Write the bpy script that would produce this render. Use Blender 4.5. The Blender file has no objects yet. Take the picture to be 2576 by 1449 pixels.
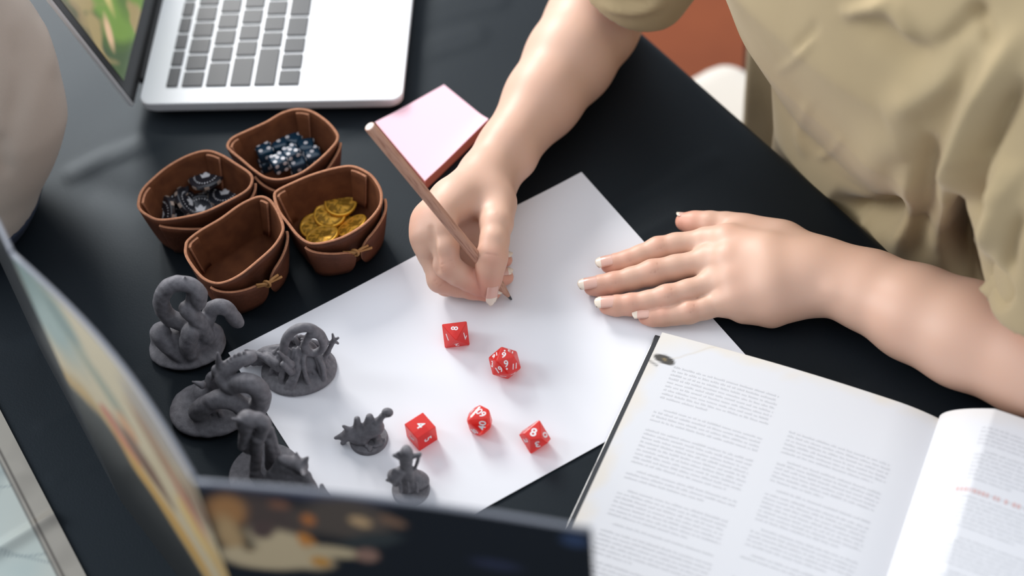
import bpy, bmesh, math, random
import numpy as np
from mathutils import Vector, Matrix, Quaternion
D = bpy.data; COL = bpy.context.scene.collection
random.seed(7); RNG = np.random.default_rng(7)

# ------------------------------------------------------------------ camera (solved from the A4 sheet)
W, H, F = 2576, 1449, 4300.0
_up = np.array([-0.05774682, -0.62360948, 0.0]); _up[2] = -math.sqrt(1 - _up[0]**2 - _up[1]**2)
_y = np.array([0, 0, 1.0]); _y = _y - _y.dot(_up) * _up; _y /= np.linalg.norm(_y)
_x = np.cross(_y, _up)
RW = np.stack([_x, _y, _up])                 # world = RW @ camera-space (x right, y down, z forward)
HC = 0.95186
_f = RW @ np.array([0, 0, 1.0])
CAM = -_f * (HC / -_f[2])
def P(u, v, z=0.0):
    """real point at height z above the table that the camera sees at pixel u, v"""
    r = RW @ np.array([(u - W/2)/F, (v - H/2)/F, 1.0]); return CAM + r*(z - CAM[2])/r[2]
def PY(u, v, y):
    r = RW @ np.array([(u - W/2)/F, (v - H/2)/F, 1.0]); return CAM + r*(y - CAM[1])/r[1]
def Q(X):
    c = (np.asarray(X) - CAM) @ RW
    return np.stack([W/2 + F*c[..., 0]/c[..., 2], H/2 + F*c[..., 1]/c[..., 2]], -1)
cam = D.cameras.new('camera'); co = D.objects.new('camera', cam); COL.objects.link(co)
Rb = RW @ np.diag([1, -1, -1.0])
co.matrix_world = Matrix([list(Rb[i]) + [CAM[i]] for i in range(3)] + [[0, 0, 0, 1]])
cam.sensor_width = 36; cam.lens = F/W*36; cam.clip_start = 0.02
cam.dof.use_dof = True; cam.dof.focus_distance = 1.185; cam.dof.aperture_fstop = 2.8
cam.dof.aperture_blades = 9
sc = bpy.context.scene; sc.camera = co

# ------------------------------------------------------------------ light
sc.view_settings.view_transform = 'Standard'; sc.view_settings.look = 'None'
sc.view_settings.exposure = 0.0; sc.view_settings.gamma = 1; sc.view_settings.use_curve_mapping = False
wd = D.worlds.new('room_light'); sc.world = wd; wd.use_nodes = True
wd.node_tree.nodes['Background'].inputs[0].default_value = (0.86, 0.92, 1.0, 1)
wd.node_tree.nodes['Background'].inputs[1].default_value = 1.02
def area(name, loc, target, sx, sy, power, col):
    l = D.lights.new(name, 'AREA'); l.shape = 'RECTANGLE'; l.size = sx; l.size_y = sy; l.energy = power; l.color = col
    o = D.objects.new(name, l); COL.objects.link(o); o.location = loc
    o.rotation_euler = (Vector(target) - Vector(loc)).to_track_quat('-Z', 'Y').to_euler(); return o
area('window_light', (-1.05, 2.3, 1.35), (0, 0, 0), 0.85, 0.85, 80, (1.0, 0.98, 0.95))
area('side_fill_light', (-2.4, 0.5, 1.3), (0, 0, 0), 1.6, 1.3, 66, (0.93, 0.97, 1.0))  # fill added from the left to brighten the shirt front, no window known there

# ------------------------------------------------------------------ materials
def mat(name, color=(.5, .5, .5), rough=.5, spec=.5, metal=0, sss=0, sssr=(1, .3, .15), sscale=.004, coat=0, sheen=0,
        emis=None, attr=None, noise=None, bump=None, trans=0):
    m = D.materials.new(name); m.use_nodes = True; nt = m.node_tree; b = nt.nodes['Principled BSDF']
    b.inputs['Base Color'].default_value = (*color, 1); b.inputs['Roughness'].default_value = rough
    b.inputs['Specular IOR Level'].default_value = spec; b.inputs['Metallic'].default_value = metal
    b.inputs['Subsurface Weight'].default_value = sss; b.inputs['Subsurface Radius'].default_value = sssr
    b.inputs['Subsurface Scale'].default_value = sscale
    b.inputs['Coat Weight'].default_value = coat; b.inputs['Sheen Weight'].default_value = sheen
    b.inputs['Transmission Weight'].default_value = trans
    N, L = nt.nodes, nt.links
    src = None
    if attr:
        a = N.new('ShaderNodeVertexColor'); a.layer_name = attr; src = a.outputs['Color']
        if emis:
            L.new(src, b.inputs['Emission Color']); b.inputs['Emission Strength'].default_value = emis
    tc = N.new('ShaderNodeTexCoord')
    if noise:                                   # (scale, second colour, contrast lo, hi, stretch)
        mp = N.new('ShaderNodeMapping'); mp.inputs['Scale'].default_value = noise[4] if len(noise) > 4 else (1, 1, 1)
        L.new(tc.outputs['Object'], mp.inputs['Vector'])
        n = N.new('ShaderNodeTexNoise'); n.inputs['Scale'].default_value = noise[0]; n.inputs['Detail'].default_value = 6
        L.new(mp.outputs[0], n.inputs['Vector'])
        r = N.new('ShaderNodeMapRange'); r.inputs['From Min'].default_value = noise[2]; r.inputs['From Max'].default_value = noise[3]
        L.new(n.outputs[0], r.inputs[0])
        mx = N.new('ShaderNodeMix'); mx.data_type = 'RGBA'; L.new(r.outputs[0], mx.inputs[0])
        if src: L.new(src, mx.inputs[6])
        else: mx.inputs[6].default_value = (*color, 1)
        mx.inputs[7].default_value = (*noise[1], 1); src = mx.outputs[2]
    if src: L.new(src, b.inputs['Base Color'])
    if bump:                                    # (kind, scale, strength, distance)
        if bump[0] == 'noise':
            t = N.new('ShaderNodeTexNoise'); t.inputs['Detail'].default_value = 5; out = t.outputs[0]
        else:
            t = N.new('ShaderNodeTexVoronoi'); out = t.outputs[0]
        t.inputs['Scale'].default_value = bump[1]; L.new(tc.outputs['Object'], t.inputs['Vector'])
        bp = N.new('ShaderNodeBump'); bp.inputs['Strength'].default_value = bump[2]; bp.inputs['Distance'].default_value = bump[3]
        L.new(out, bp.inputs['Height']); L.new(bp.outputs[0], b.inputs['Normal'])
    return m
M = {}
M['cloth'] = mat('navy_black_cloth', (.0035, .0052, .0075), .50, .24, sheen=.02, bump=('noise', 900, .25, .0004))
M['cloth'].node_tree.nodes['Principled BSDF'].inputs['Specular Tint'].default_value = (.72, .88, 1, 1)
M['paper'] = mat('white_paper', (.80, .80, .84), .75, .25)
M['leather'] = mat('brown_leather', (.115, .036, .016), .6, .3, noise=(60, (.075, .024, .011), .35, .65), bump=('noise', 420, .6, .0007))
M['leather_in'] = mat('leather_inside', (.155, .055, .023), .85, .15, noise=(90, (.105, .036, .016), .35, .65), bump=('noise', 1500, .3, .0003))
M['leather_edge'] = mat('raw_leather_edge', (.44, .20, .11), .8, .2, noise=(500, (.36, .16, .09), .4, .6))
M['thong'] = mat('leather_thong', (.36, .17, .05), .6)
M['gold'] = mat('brassy_gold', (.62, .36, .06), .35, metal=.55, attr='Col')
M['token'] = mat('black_token', (.022, .024, .032), .30, .6, coat=.4)
M['token_edge'] = mat('token_side_stripe', (.42, .33, .27), .45)
M['white_ink'] = mat('white_ink', (.82, .82, .84), .5)
M['blue_die'] = mat('dark_blue_plastic', (.008, .045, .085), .15, .6, coat=.5)
M['pip'] = mat('white_pip', (.78, .76, .78), .5)
M['grey_resin'] = mat('grey_resin', (.20, .192, .208), .62, .35, noise=(260, (.14, .134, .148), .35, .65), bump=('noise', 900, .4, .0005))
M['alu'] = mat('silver_aluminium', (.80, .81, .83), .42, .5, metal=.25)
M['key'] = mat('black_keycap', (.035, .038, .045), .38, .5)
M['bezel'] = mat('laptop_black_bezel', (.02, .02, .02), .25, .5)
M['pad_top'] = mat('pink_paper', (.95, .62, .71), .8, .2)
M['pad_side'] = mat('shaded_pink_paper_edge', (.72, .23, .17), .85, .2)  # sides of the pink stack, their shadow tone put into the colour
M['wood'] = mat('pencil_wood', (.47, .26, .18), .55, .35, noise=(60, (.29, .13, .085), .5, .68, (14, 14, 1.1)))
M['graphite'] = mat('graphite', (.03, .03, .032), .35)
M['pencil_end'] = mat('pencil_end_grain', (.72, .64, .60), .8)
M['cover'] = mat('black_book_cover', (.016, .018, .022), .3, .6, coat=.3)
M['page'] = mat('aged_page', attr='Col', rough=.6, spec=.35)
M['ink'] = mat('printed_ink', (.57, .57, .59), .8)
M['ink_dark'] = mat('printed_ink_bold', (.20, .20, .22), .8)
M['ink_red'] = mat('printed_red_ink', (.60, .42, .41), .8)
M['print'] = mat('printed_board', attr='Col', rough=.32, spec=.5)
M['board_edge'] = mat('board_edge', (.16, .17, .20), .5)
M['board_dark'] = mat('board_back', (.02, .021, .024), .4)
M['mapm'] = mat('glossy_map', attr='Col', rough=.22, spec=.5)
M['screen'] = mat('lit_screen', (.02, .02, .02), .2, attr='Col', emis=.55)
M['bag'] = mat('cream_canvas', (.42, .35, .295), .85, .2, sheen=.1, bump=('noise', 700, .3, .0006))
M['navy'] = mat('navy_canvas', (.02, .028, .05), .7)
M['skin'] = mat('skin', attr='Col', rough=.47, spec=.38, sss=.22, sssr=(1, .36, .2), sscale=.006, bump=('voronoi', 1500, .10, .0002))
M['nail'] = mat('fingernail', (.72, .41, .33), .22, .5, coat=.35, sss=.1)
M['nail_tip'] = mat('fingernail_tip', (.80, .68, .56), .25, .5, coat=.3)
M['shirt'] = mat('khaki_cotton', (.41, .315, .18), .88, .2, sheen=.12, noise=(9, (.38, .288, .162), .35, .65), bump=('noise', 1600, .22, .0004))
M['terracotta'] = mat('terracotta_floor', (.20, .055, .022), .8, .15, noise=(3, (.13, .035, .016), .35, .65))
M['cushion'] = mat('cream_seat_fabric', (.74, .69, .62), .9, .2)
M['darkwood'] = mat('dark_wood', (.035, .018, .014), .45)
M['trouser'] = mat('dark_trousers', (.03, .032, .04), .9)

def red_resin():
    m = D.materials.new('translucent_red_resin'); m.use_nodes = True; N, L = m.node_tree.nodes, m.node_tree.links
    b = N['Principled BSDF']; b.inputs['Base Color'].default_value = (.78, .035, .03, 1); b.inputs['Roughness'].default_value = .2
    b.inputs['Coat Weight'].default_value = .4; b.inputs['Subsurface Weight'].default_value = .35
    b.inputs['Subsurface Radius'].default_value = (1, .08, .04); b.inputs['Subsurface Scale'].default_value = .012
    t = N.new('ShaderNodeBsdfTransparent'); t.inputs[0].default_value = (1.0, .36, .31, 1)
    mx = N.new('ShaderNodeMixShader'); mx.inputs[0].default_value = .46
    L.new(b.outputs[0], mx.inputs[1]); L.new(t.outputs[0], mx.inputs[2]); L.new(mx.outputs[0], N['Material Output'].inputs[0])
    return m
M['red'] = red_resin()

# ------------------------------------------------------------------ object helpers
def link(name, me, parent=None, mats=(), smooth=False):
    o = D.objects.new(name, me); COL.objects.link(o)
    for m in mats: me.materials.append(M[m] if isinstance(m, str) else m)
    if smooth: me.polygons.foreach_set('use_smooth', [True]*len(me.polygons))
    if parent is not None:
        o.parent = parent; o.matrix_parent_inverse = parent.matrix_world.inverted()
    return o
def tag(o, label, cat, group=None, kind=None):
    if label: o['label'] = label
    if cat: o['category'] = cat
    if group: o['group'] = group
    if kind: o['kind'] = kind
    return o
def empty(name, loc):
    o = D.objects.new(name, None); COL.objects.link(o); o.location = loc; o.empty_display_size = .02
    o.matrix_world = Matrix.Translation(Vector(loc)); return o
def mesh(name, V, Fc, mi=None):
    me = D.meshes.new(name); me.from_pydata([tuple(map(float, v)) for v in V], [], [tuple(int(i) for i in f) for f in Fc])
    if mi is not None: me.polygons.foreach_set('material_index', mi)
    me.update(); return me
def recalc(me):
    bm = bmesh.new(); bm.from_mesh(me); bmesh.ops.recalc_face_normals(bm, faces=bm.faces); bm.to_mesh(me); bm.free(); return me
def setcol(me, C, name='Col'):
    a = me.color_attributes.new(name, 'FLOAT_COLOR', 'POINT')
    c = np.ones((len(me.vertices), 4), np.float32); c[:, :3] = C; a.data.foreach_set('color', c.ravel())
def slab(poly, z0, z1):                        # polygon (n,2) -> prism
    n = len(poly); V = [(p[0], p[1], z0) for p in poly] + [(p[0], p[1], z1) for p in poly]
    return V, [list(range(n))[::-1], list(range(n, 2*n))] + [[i, (i+1) % n, n+(i+1) % n, n+i] for i in range(n)]
def bevel(me, w, seg=2):
    bm = bmesh.new(); bm.from_mesh(me); bmesh.ops.recalc_face_normals(bm, faces=bm.faces)
    bmesh.ops.bevel(bm, geom=bm.edges, offset=w, segments=seg, affect='EDGES', profile=.5); bm.to_mesh(me); bm.free(); return me
def box(cx, cy, cz, sx, sy, sz, R=None):
    V = np.array([[x, y, z] for x in (-.5, .5) for y in (-.5, .5) for z in (-.5, .5)])*[sx, sy, sz]
    if R is not None: V = V @ np.array(R).T
    V = V + [cx, cy, cz]
    return V, [[0, 1, 3, 2], [4, 6, 7, 5], [0, 4, 5, 1], [2, 3, 7, 6], [0, 2, 6, 4], [1, 5, 7, 3]]
def catmull(pts, n, closed=False):
    pts = np.asarray(pts, float); m = len(pts); out = []
    segs = m if closed else m-1
    for s in range(segs):
        p = [pts[(s+i) % m] if closed else pts[min(max(s+i, 0), m-1)] for i in (-1, 0, 1, 2)]
        for j in range(n):
            t = j/n
            out.append(.5*((2*p[1]) + (p[2]-p[0])*t + (2*p[0]-5*p[1]+4*p[2]-p[3])*t*t + (-p[0]+3*p[1]-3*p[2]+p[3])*t**3))
    if not closed: out.append(pts[-1])
    return np.array(out)
def tube(pts, r, seg=10, closed=False):
    pts = np.asarray(pts, float); n = len(pts); r = np.broadcast_to(r, (n,)); V = []; Fc = []
    prev = np.array([.3, .2, .9])
    for i in range(n):
        t = pts[min(i+1, n-1)] - pts[max(i-1, 0)] if not closed else pts[(i+1) % n]-pts[i-1]
        t = t/np.linalg.norm(t); a = prev - prev.dot(t)*t; a /= np.linalg.norm(a); prev = a; b = np.cross(t, a)
        for k in range(seg):
            w = 2*math.pi*k/seg; V.append(pts[i] + r[i]*(math.cos(w)*a+math.sin(w)*b))
    for i in range(n if closed else n-1):
        for k in range(seg):
            j = (i+1) % n
            Fc.append([i*seg+k, i*seg+(k+1) % seg, j*seg+(k+1) % seg, j*seg+k])
    if not closed: Fc += [list(range(seg))[::-1], [(n-1)*seg+k for k in range(seg)]]
    return V, Fc
def join(parts):
    V = []; Fc = []; mi = []
    for k, p in enumerate(parts):
        o = len(V); V += list(p[0]); Fc += [[i+o for i in f] for f in p[1]]; mi += [p[2] if len(p) > 2 else 0]*len(p[1])
    return V, Fc, mi
def gridmesh(name, G):                          # G (m,n,3)
    m, n = G.shape[:2]; idx = np.arange(m*n).reshape(m, n)
    Fc = np.stack([idx[:-1, :-1], idx[1:, :-1], idx[1:, 1:], idx[:-1, 1:]], -1).reshape(-1, 4)
    return fastmesh(name, G.reshape(-1, 3), Fc)
def fastmesh(name, V, Fq):
    me = D.meshes.new(name); nv, nf = len(V), len(Fq); k = Fq.shape[1]
    me.vertices.add(nv); me.vertices.foreach_set('co', np.ascontiguousarray(V, np.float32).ravel())
    me.loops.add(nf*k); me.loops.foreach_set('vertex_index', np.ascontiguousarray(Fq, np.int32).ravel())
    me.polygons.add(nf); me.polygons.foreach_set('loop_start', np.arange(0, nf*k, k, dtype=np.int32))
    me.update(calc_edges=True); me.validate(); return me

# ------------------------------------------------------------------ signed distance sculpting
def smin(a, b, k):
    if k <= 0: return np.minimum(a, b)
    h = np.maximum(k-np.abs(a-b), 0)/k; return np.minimum(a, b)-h*h*k*.25
class Sdf:
    def __init__(s, lo, hi, h):
        s.lo = np.array(lo, float); s.h = h; s.n = np.ceil((np.array(hi)-s.lo)/h).astype(int)+1
        s.F = np.full(s.n, .5, np.float32)
        s.ax = [(s.lo[i]+h*np.arange(s.n[i])).astype(np.float32) for i in range(3)]
    def sl(s, lo, hi):
        a = np.clip(np.floor((np.array(lo)-s.lo)/s.h).astype(int), 0, s.n); b = np.clip(np.ceil((np.array(hi)-s.lo)/s.h).astype(int)+1, 0, s.n)
        return tuple(slice(x, y) for x, y in zip(a, b))
    def grid(s, S): return s.ax[0][S[0]][:, None, None], s.ax[1][S[1]][None, :, None], s.ax[2][S[2]][None, None, :]
    def cone(s, S, a, b, ra, rb):
        X, Y, Z = s.grid(S); a = np.array(a, float); d = np.array(b, float)-a; L = max(d.dot(d), 1e-12)
        px, py, pz = X-np.float32(a[0]), Y-np.float32(a[1]), Z-np.float32(a[2])
        t = np.clip((px*np.float32(d[0])+py*np.float32(d[1])+pz*np.float32(d[2]))/np.float32(L), 0, 1)
        return np.sqrt((px-t*np.float32(d[0]))**2+(py-t*np.float32(d[1]))**2+(pz-t*np.float32(d[2]))**2)-np.float32(ra)-t*np.float32(rb-ra)
    def chain(s, pts, radii, k=.002, pad=.014):
        pts = np.array(pts, float); rm = max(radii)+pad
        S = s.sl(pts.min(0)-rm, pts.max(0)+rm); L = None
        for i in range(len(pts)-1):
            c = s.cone(S, pts[i], pts[i+1], radii[i], radii[i+1]); L = c if L is None else smin(L, c, k)
        return S, L
    def add(s, pts, radii, k=.004, ki=.002, base=None):
        S, L = s.chain(pts, radii, ki, pad=max(k, .002)+2*s.h)
        if base is None: s.F[S] = smin(s.F[S], L, k)
        else: s.F[S] = np.minimum(s.F[S], smin(base[S], L, k))
    def cut(s, pts, radii, k=.001):
        S, L = s.chain(pts, radii, 0, pad=k+2*s.h); s.F[S] = -smin(-s.F[S], L, k)
    def ell(s, c, r, R=None, k=.004, cut=False):
        c = np.array(c, float); r = np.array(r, float); rm = r.max()+k+2*s.h; S = s.sl(c-rm, c+rm); X, Y, Z = s.grid(S)
        p = [X-c[0], Y-c[1], Z-c[2]]
        if R is not None:
            R = np.array(R); p = [R[0, i]*p[0]+R[1, i]*p[1]+R[2, i]*p[2] for i in range(3)]
        q = np.sqrt((p[0]/r[0])**2+(p[1]/r[1])**2+(p[2]/r[2])**2); g = np.sqrt((p[0]/r[0]**2)**2+(p[1]/r[1]**2)**2+(p[2]/r[2]**2)**2)
        L = (q*(q-1)/np.maximum(g, 1e-6)).astype(np.float32)
        s.F[S] = -smin(-s.F[S], L, k) if cut else smin(s.F[S], L, k)
    def disc(s, c, r, z0, z1, k=.001):          # flat round base
        S = s.sl([c[0]-r-.004, c[1]-r-.004, z0-.004], [c[0]+r+.004, c[1]+r+.004, z1+.004]); X, Y, Z = s.grid(S)
        L = np.maximum(np.sqrt((X-c[0])**2+(Y-c[1])**2)-r, np.abs(Z-(z0+z1)/2)-(z1-z0)/2).astype(np.float32)
        s.F[S] = smin(s.F[S], L, k)
    def floor(s, z=0.0):
        s.F = np.maximum(s.F, (z-s.ax[2])[None, None, :]).astype(np.float32)
    def mesh(s):
        Fm = s.F.copy()
        for ax in range(3):
            sl = [slice(None)]*3; sl[ax] = 0; Fm[tuple(sl)] = np.abs(Fm[tuple(sl)]); sl[ax] = -1; Fm[tuple(sl)] = np.abs(Fm[tuple(sl)])
        I = Fm < 0; nx, ny, nz = Fm.shape
        cnt = np.zeros((nx-1, ny-1, nz-1), np.int8); co = [(i, j, k) for i in (0, 1) for j in (0, 1) for k in (0, 1)]
        for i, j, k in co: cnt += I[i:nx-1+i, j:ny-1+j, k:nz-1+k]
        A = np.argwhere((cnt > 0) & (cnt < 8)); idx = np.full(cnt.shape, -1, np.int32); idx[tuple(A.T)] = np.arange(len(A))
        val = np.stack([Fm[A[:, 0]+i, A[:, 1]+j, A[:, 2]+k] for i, j, k in co], 1)
        acc = np.zeros((len(A), 3)); n = np.zeros(len(A))
        for a in range(8):
            for ax in range(3):
                if co[a][ax] == 0:
                    b = a + (4, 2, 1)[ax]; va, vb = val[:, a], val[:, b]; m = (va < 0) != (vb < 0)
                    t = np.where(m, va/np.where(m, va-vb, 1), 0); p = np.array(co[a], float)[None]+t[:, None]*np.eye(3)[ax]
                    acc += p*m[:, None]; n += m
        V = s.lo + s.h*(A + acc/n[:, None]); Q4 = []
        for ax in range(3):
            u, w = [(1, 2), (2, 0), (0, 1)][ax]; sa = [slice(0, -1)]*3; sb = [slice(0, -1)]*3
            sa[ax] = slice(0, -1); sb[ax] = slice(1, None)
            for q in (u, w): sa[q] = slice(1, -1); sb[q] = slice(1, -1)
            Ia, Ib = I[tuple(sa)], I[tuple(sb)]
            E = np.argwhere(Ia != Ib); fl = Ia[tuple(E.T)]; E = E.copy(); E[:, u] += 1; E[:, w] += 1
            def at(du, dw):
                e = E.copy(); e[:, u] += du; e[:, w] += dw; return idx[e[:, 0], e[:, 1], e[:, 2]]
            q = np.stack([at(-1, -1), at(0, -1), at(0, 0), at(-1, 0)], 1); q[~fl] = q[~fl][:, ::-1]; Q4.append(q)
        return V, np.concatenate(Q4)

def smooth_v(V, Fq, it=2, lam=.5):
    n = len(V)
    for _ in range(it):
        acc = np.zeros_like(V); c = np.zeros(n)
        for a in range(4):
            for b in (1, 3):
                j = Fq[:, (a+b) % 4]
                for x in range(3): acc[:, x] += np.bincount(Fq[:, a], V[j, x], n)
                c += np.bincount(Fq[:, a], minlength=n)
        V = V + lam*(acc/np.maximum(c, 1)[:, None]-V)
    return V
def vnormals(V, Fq):
    nr = np.cross(V[Fq[:, 2]]-V[Fq[:, 0]], V[Fq[:, 3]]-V[Fq[:, 1]]); N = np.zeros_like(V)
    for a in range(4):
        for x in range(3): N[:, x] += np.bincount(Fq[:, a], nr[:, x], len(V))
    return N/np.maximum(np.linalg.norm(N, axis=1), 1e-12)[:, None]
def stroke_disp(V, N, strokes):
    """push cloth in or out along drawn fold lines (given where the photograph shows them)"""
    uv = Q(V); d = np.zeros(len(V)); facing = np.clip(((CAM-V)*N).sum(1)/np.linalg.norm(CAM-V, axis=1)*2+.3, 0, 1)
    for pts, w, amp in strokes:
        pts = catmull(pts, 5); best = np.full(len(V), 1e9); env = np.zeros(len(V)); m = len(pts)-1
        for k, (a, b) in enumerate(zip(pts[:-1], pts[1:])):
            ba = b-a; t = np.clip(((uv-a)@ba)/(ba@ba), 0, 1); dd = np.linalg.norm(uv-a-t[:, None]*ba, axis=1); q = (k+t)/m
            e_ = np.minimum(1, 3.2*np.minimum(q+.02, 1.02-q))**1.2; env = np.where(dd < best, e_, env); best = np.minimum(best, dd)
        d += amp*np.exp(-(best/w)**2)*env
    return V + N*(d*facing)[:, None]
def vnoise(X, s, seed=0):                       # cheap smooth value noise
    r = np.random.default_rng(seed); o = np.zeros(len(X))
    for k in range(7):
        d = r.normal(size=X.shape[1]); d *= s*(.6+.25*k)/np.linalg.norm(d); o += np.sin(X@d + r.uniform(0, 6.28) + 1.3*np.sin(X@np.roll(d, 1)*.7+r.uniform(0, 6.28)))/(1+.25*k)
    return o/3.5

# ------------------------------------------------------------------ setting: table, cloth, floor, chair
E0 = P(1620, 90); TV = np.array([.511, -.859, 0]); TV /= np.linalg.norm(TV); NV = np.array([-TV[1], TV[0], 0])
def B(t, n, z): return E0 + TV*t + NV*n + np.array([0, 0, z])       # along / outward from / above the table edge
fl = slab([(-2.6, -2.2), (2.6, -2.2), (2.6, 2.8), (-2.6, 2.8)], -.80, -.75)
tag(link('floor', mesh('floor', *fl), None, ['terracotta']), 'terracotta coloured floor seen past the table edge', None, kind='structure')

def make_table():
    t = empty('dining_table', tuple(B(.1, -.45, -.75)))
    V, Fc = slab([B(-.62, -.006, 0)[:2], B(.9, -.006, 0)[:2], B(.9, -.95, 0)[:2], B(-.62, -.95, 0)[:2]], -.032, -.0035)
    link('tabletop', recalc(mesh('tabletop', V, Fc)), t, ['darkwood'])
    for a, b in ((-.55, -.07), (.83, -.07), (-.55, -.88), (.83, -.88)):
        c = B(a, b, 0); V, Fc = box(c[0], c[1], -.391, .05, .05, .718)
        link('leg', mesh('leg', V, Fc), t, ['darkwood'])
    tag(t, 'table under the black cloth, its edge cutting across beside the khaki shirt', 'table')
make_table()

def make_cloth():
    h = .0045; ts = np.arange(-.66, .94, h); ns = np.concatenate([np.arange(-1.0, -.012, h), [-.008, -.004, -.0015, 0, .0012, .0016, .0018, .002, .002, .002]])
    zs = np.zeros(len(ns)); zs[-10:] = [0, 0, -.0003, -.0014, -.0035, -.008, -.03, -.09, -.17, -.25]
    T, Nn = np.meshgrid(ts, ns, indexing='ij'); Z = np.broadcast_to(zs, T.shape).copy()
    G = E0[None, None] + TV*T[..., None] + NV*Nn[..., None]; X2 = G.reshape(-1, 3)[:, :2]
    w = .0011*vnoise(X2, 9, 3) + .0006*vnoise(X2, 30, 4)
    # pressed creases and soft folds that the photograph shows
    uv = Q(G.reshape(-1, 3))
    for pts, wd_, amp in [([(100, 1075), (350, 950)], 9, .0012), ([(0, 870), (210, 800)], 9, .0010), ([(180, 440), (260, 400), (400, 350)], 16, .0035), ([(250, 470), (340, 500)], 40, -.002),
                          ([(1000, 60), (1130, 20), (1250, 0)], 22, .002), ([(1080, 130), (1200, 90)], 20, .0016), ([(1500, 545), (1700, 450), (1800, 400)], 14, .0016),
                          ([(1600, 600), (1720, 540)], 14, .0012), ([(390, 900), (520, 850)], 10, .0008), ([(850, 330), (960, 300)], 16, .0015), ([(120, 1210), (330, 1130)], 8, .0008), ([(1880, 930), (2150, 990), (2300, 900)], 14, .0010)]:
        pts = np.array(pts, float); best = np.full(len(uv), 1e9)
        for a, b in zip(pts[:-1], pts[1:]):
            ba = b-a; t = np.clip(((uv-a)@ba)/(ba@ba), 0, 1); best = np.minimum(best, np.linalg.norm(uv-a-t[:, None]*ba, axis=1))
        w += amp*np.exp(-(best/wd_)**2)
    w = w.reshape(T.shape); flat = Nn < -.003
    G[..., 2] = np.where(flat, np.minimum(Z + w*.55, 0.0008) - .0008, Z-.0008)
    sway = np.clip(-Z/.1, 0, 1)*.005*np.sin(T*38+np.sin(T*11)*2); G += NV*sway[..., None]
    me = gridmesh('tablecloth', G[:, ::-1]); o = link('tablecloth', me, None, ['cloth'], True)
    s = o.modifiers.new('thickness', 'SOLIDIFY'); s.thickness = .0012; s.offset = -1
    tag(o, 'black cotton cloth with soft creases covering the whole table', 'tablecloth')
make_cloth()

def make_chair():
    c = B(.22, .19, -.75); t = empty('dining_chair', tuple(c)); Rz = np.stack([TV, NV, [0, 0, 1]], 1)
    # seat reaches left of the torso where its cream cushion shows
    ctr = B(.12, .015, -.325); V, Fc = box(*ctr, .58, .46, .10, Rz); me = bevel(mesh('seat_cushion', V, Fc), .035, 5)
    link('seat_cushion', me, t, ['cushion'], True)
    for a in (-.11, .37):
        for b in (-.17, .16):
            q = B(a, b, -.5625); V, Fc = box(*q, .04, .04, .375, Rz); link('leg', mesh('leg', V, Fc), t, ['darkwood'])
    for a in (-.145, .385):
        q = B(a, .256, -.12); V, Fc = box(*q, .014, .016, .50, Rz); link('back_post', mesh('back_post', V, Fc), t, ['darkwood'])
    q = B(.12, .272, .09); V, Fc = box(*q, .56, .020, .07, Rz); link('back_rail', mesh('back_rail', V, Fc), t, ['darkwood'])
    tag(t, 'chair with a cream seat cushion showing past the table edge beside the khaki shirt', 'chair')
make_chair()

# ------------------------------------------------------------------ paper, pad, pencil
def make_paper():
    c = [P(1463, 437), P(1889, 912), P(928, 1441), P(575, 890)]; n, m = 40, 56
    a = np.linspace(0, 1, n)[:, None, None]; b = np.linspace(0, 1, m)[None, :, None]
    G = (1-a)*(1-b)*c[0]+a*(1-b)*c[1]+a*b*c[2]+(1-a)*b*c[3]
    A, Bb = np.broadcast_to(a[..., 0], (n, m)), np.broadcast_to(b[..., 0], (n, m))
    G[..., 2] = .0011 + .0012*np.exp(-((A-1)/.12)**2)*np.sin(Bb*3.1)*0 + .0018*np.exp(-((A-.0)/.10)**2-((Bb-.42)/.18)**2) + .0006*np.exp(-((Bb-0)/.05)**2)
    o = link('paper_sheet', gridmesh('paper_sheet', G), None, ['paper'], True)
    s = o.modifiers.new('thickness', 'SOLIDIFY'); s.thickness = .0004; s.offset = 0; s = o.modifiers.new('crisp_edge', 'EDGE_SPLIT'); s.split_angle = .8
    tag(o, 'blank white sheet of paper lying askew on the black cloth under both hands', 'paper')
make_paper()

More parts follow.
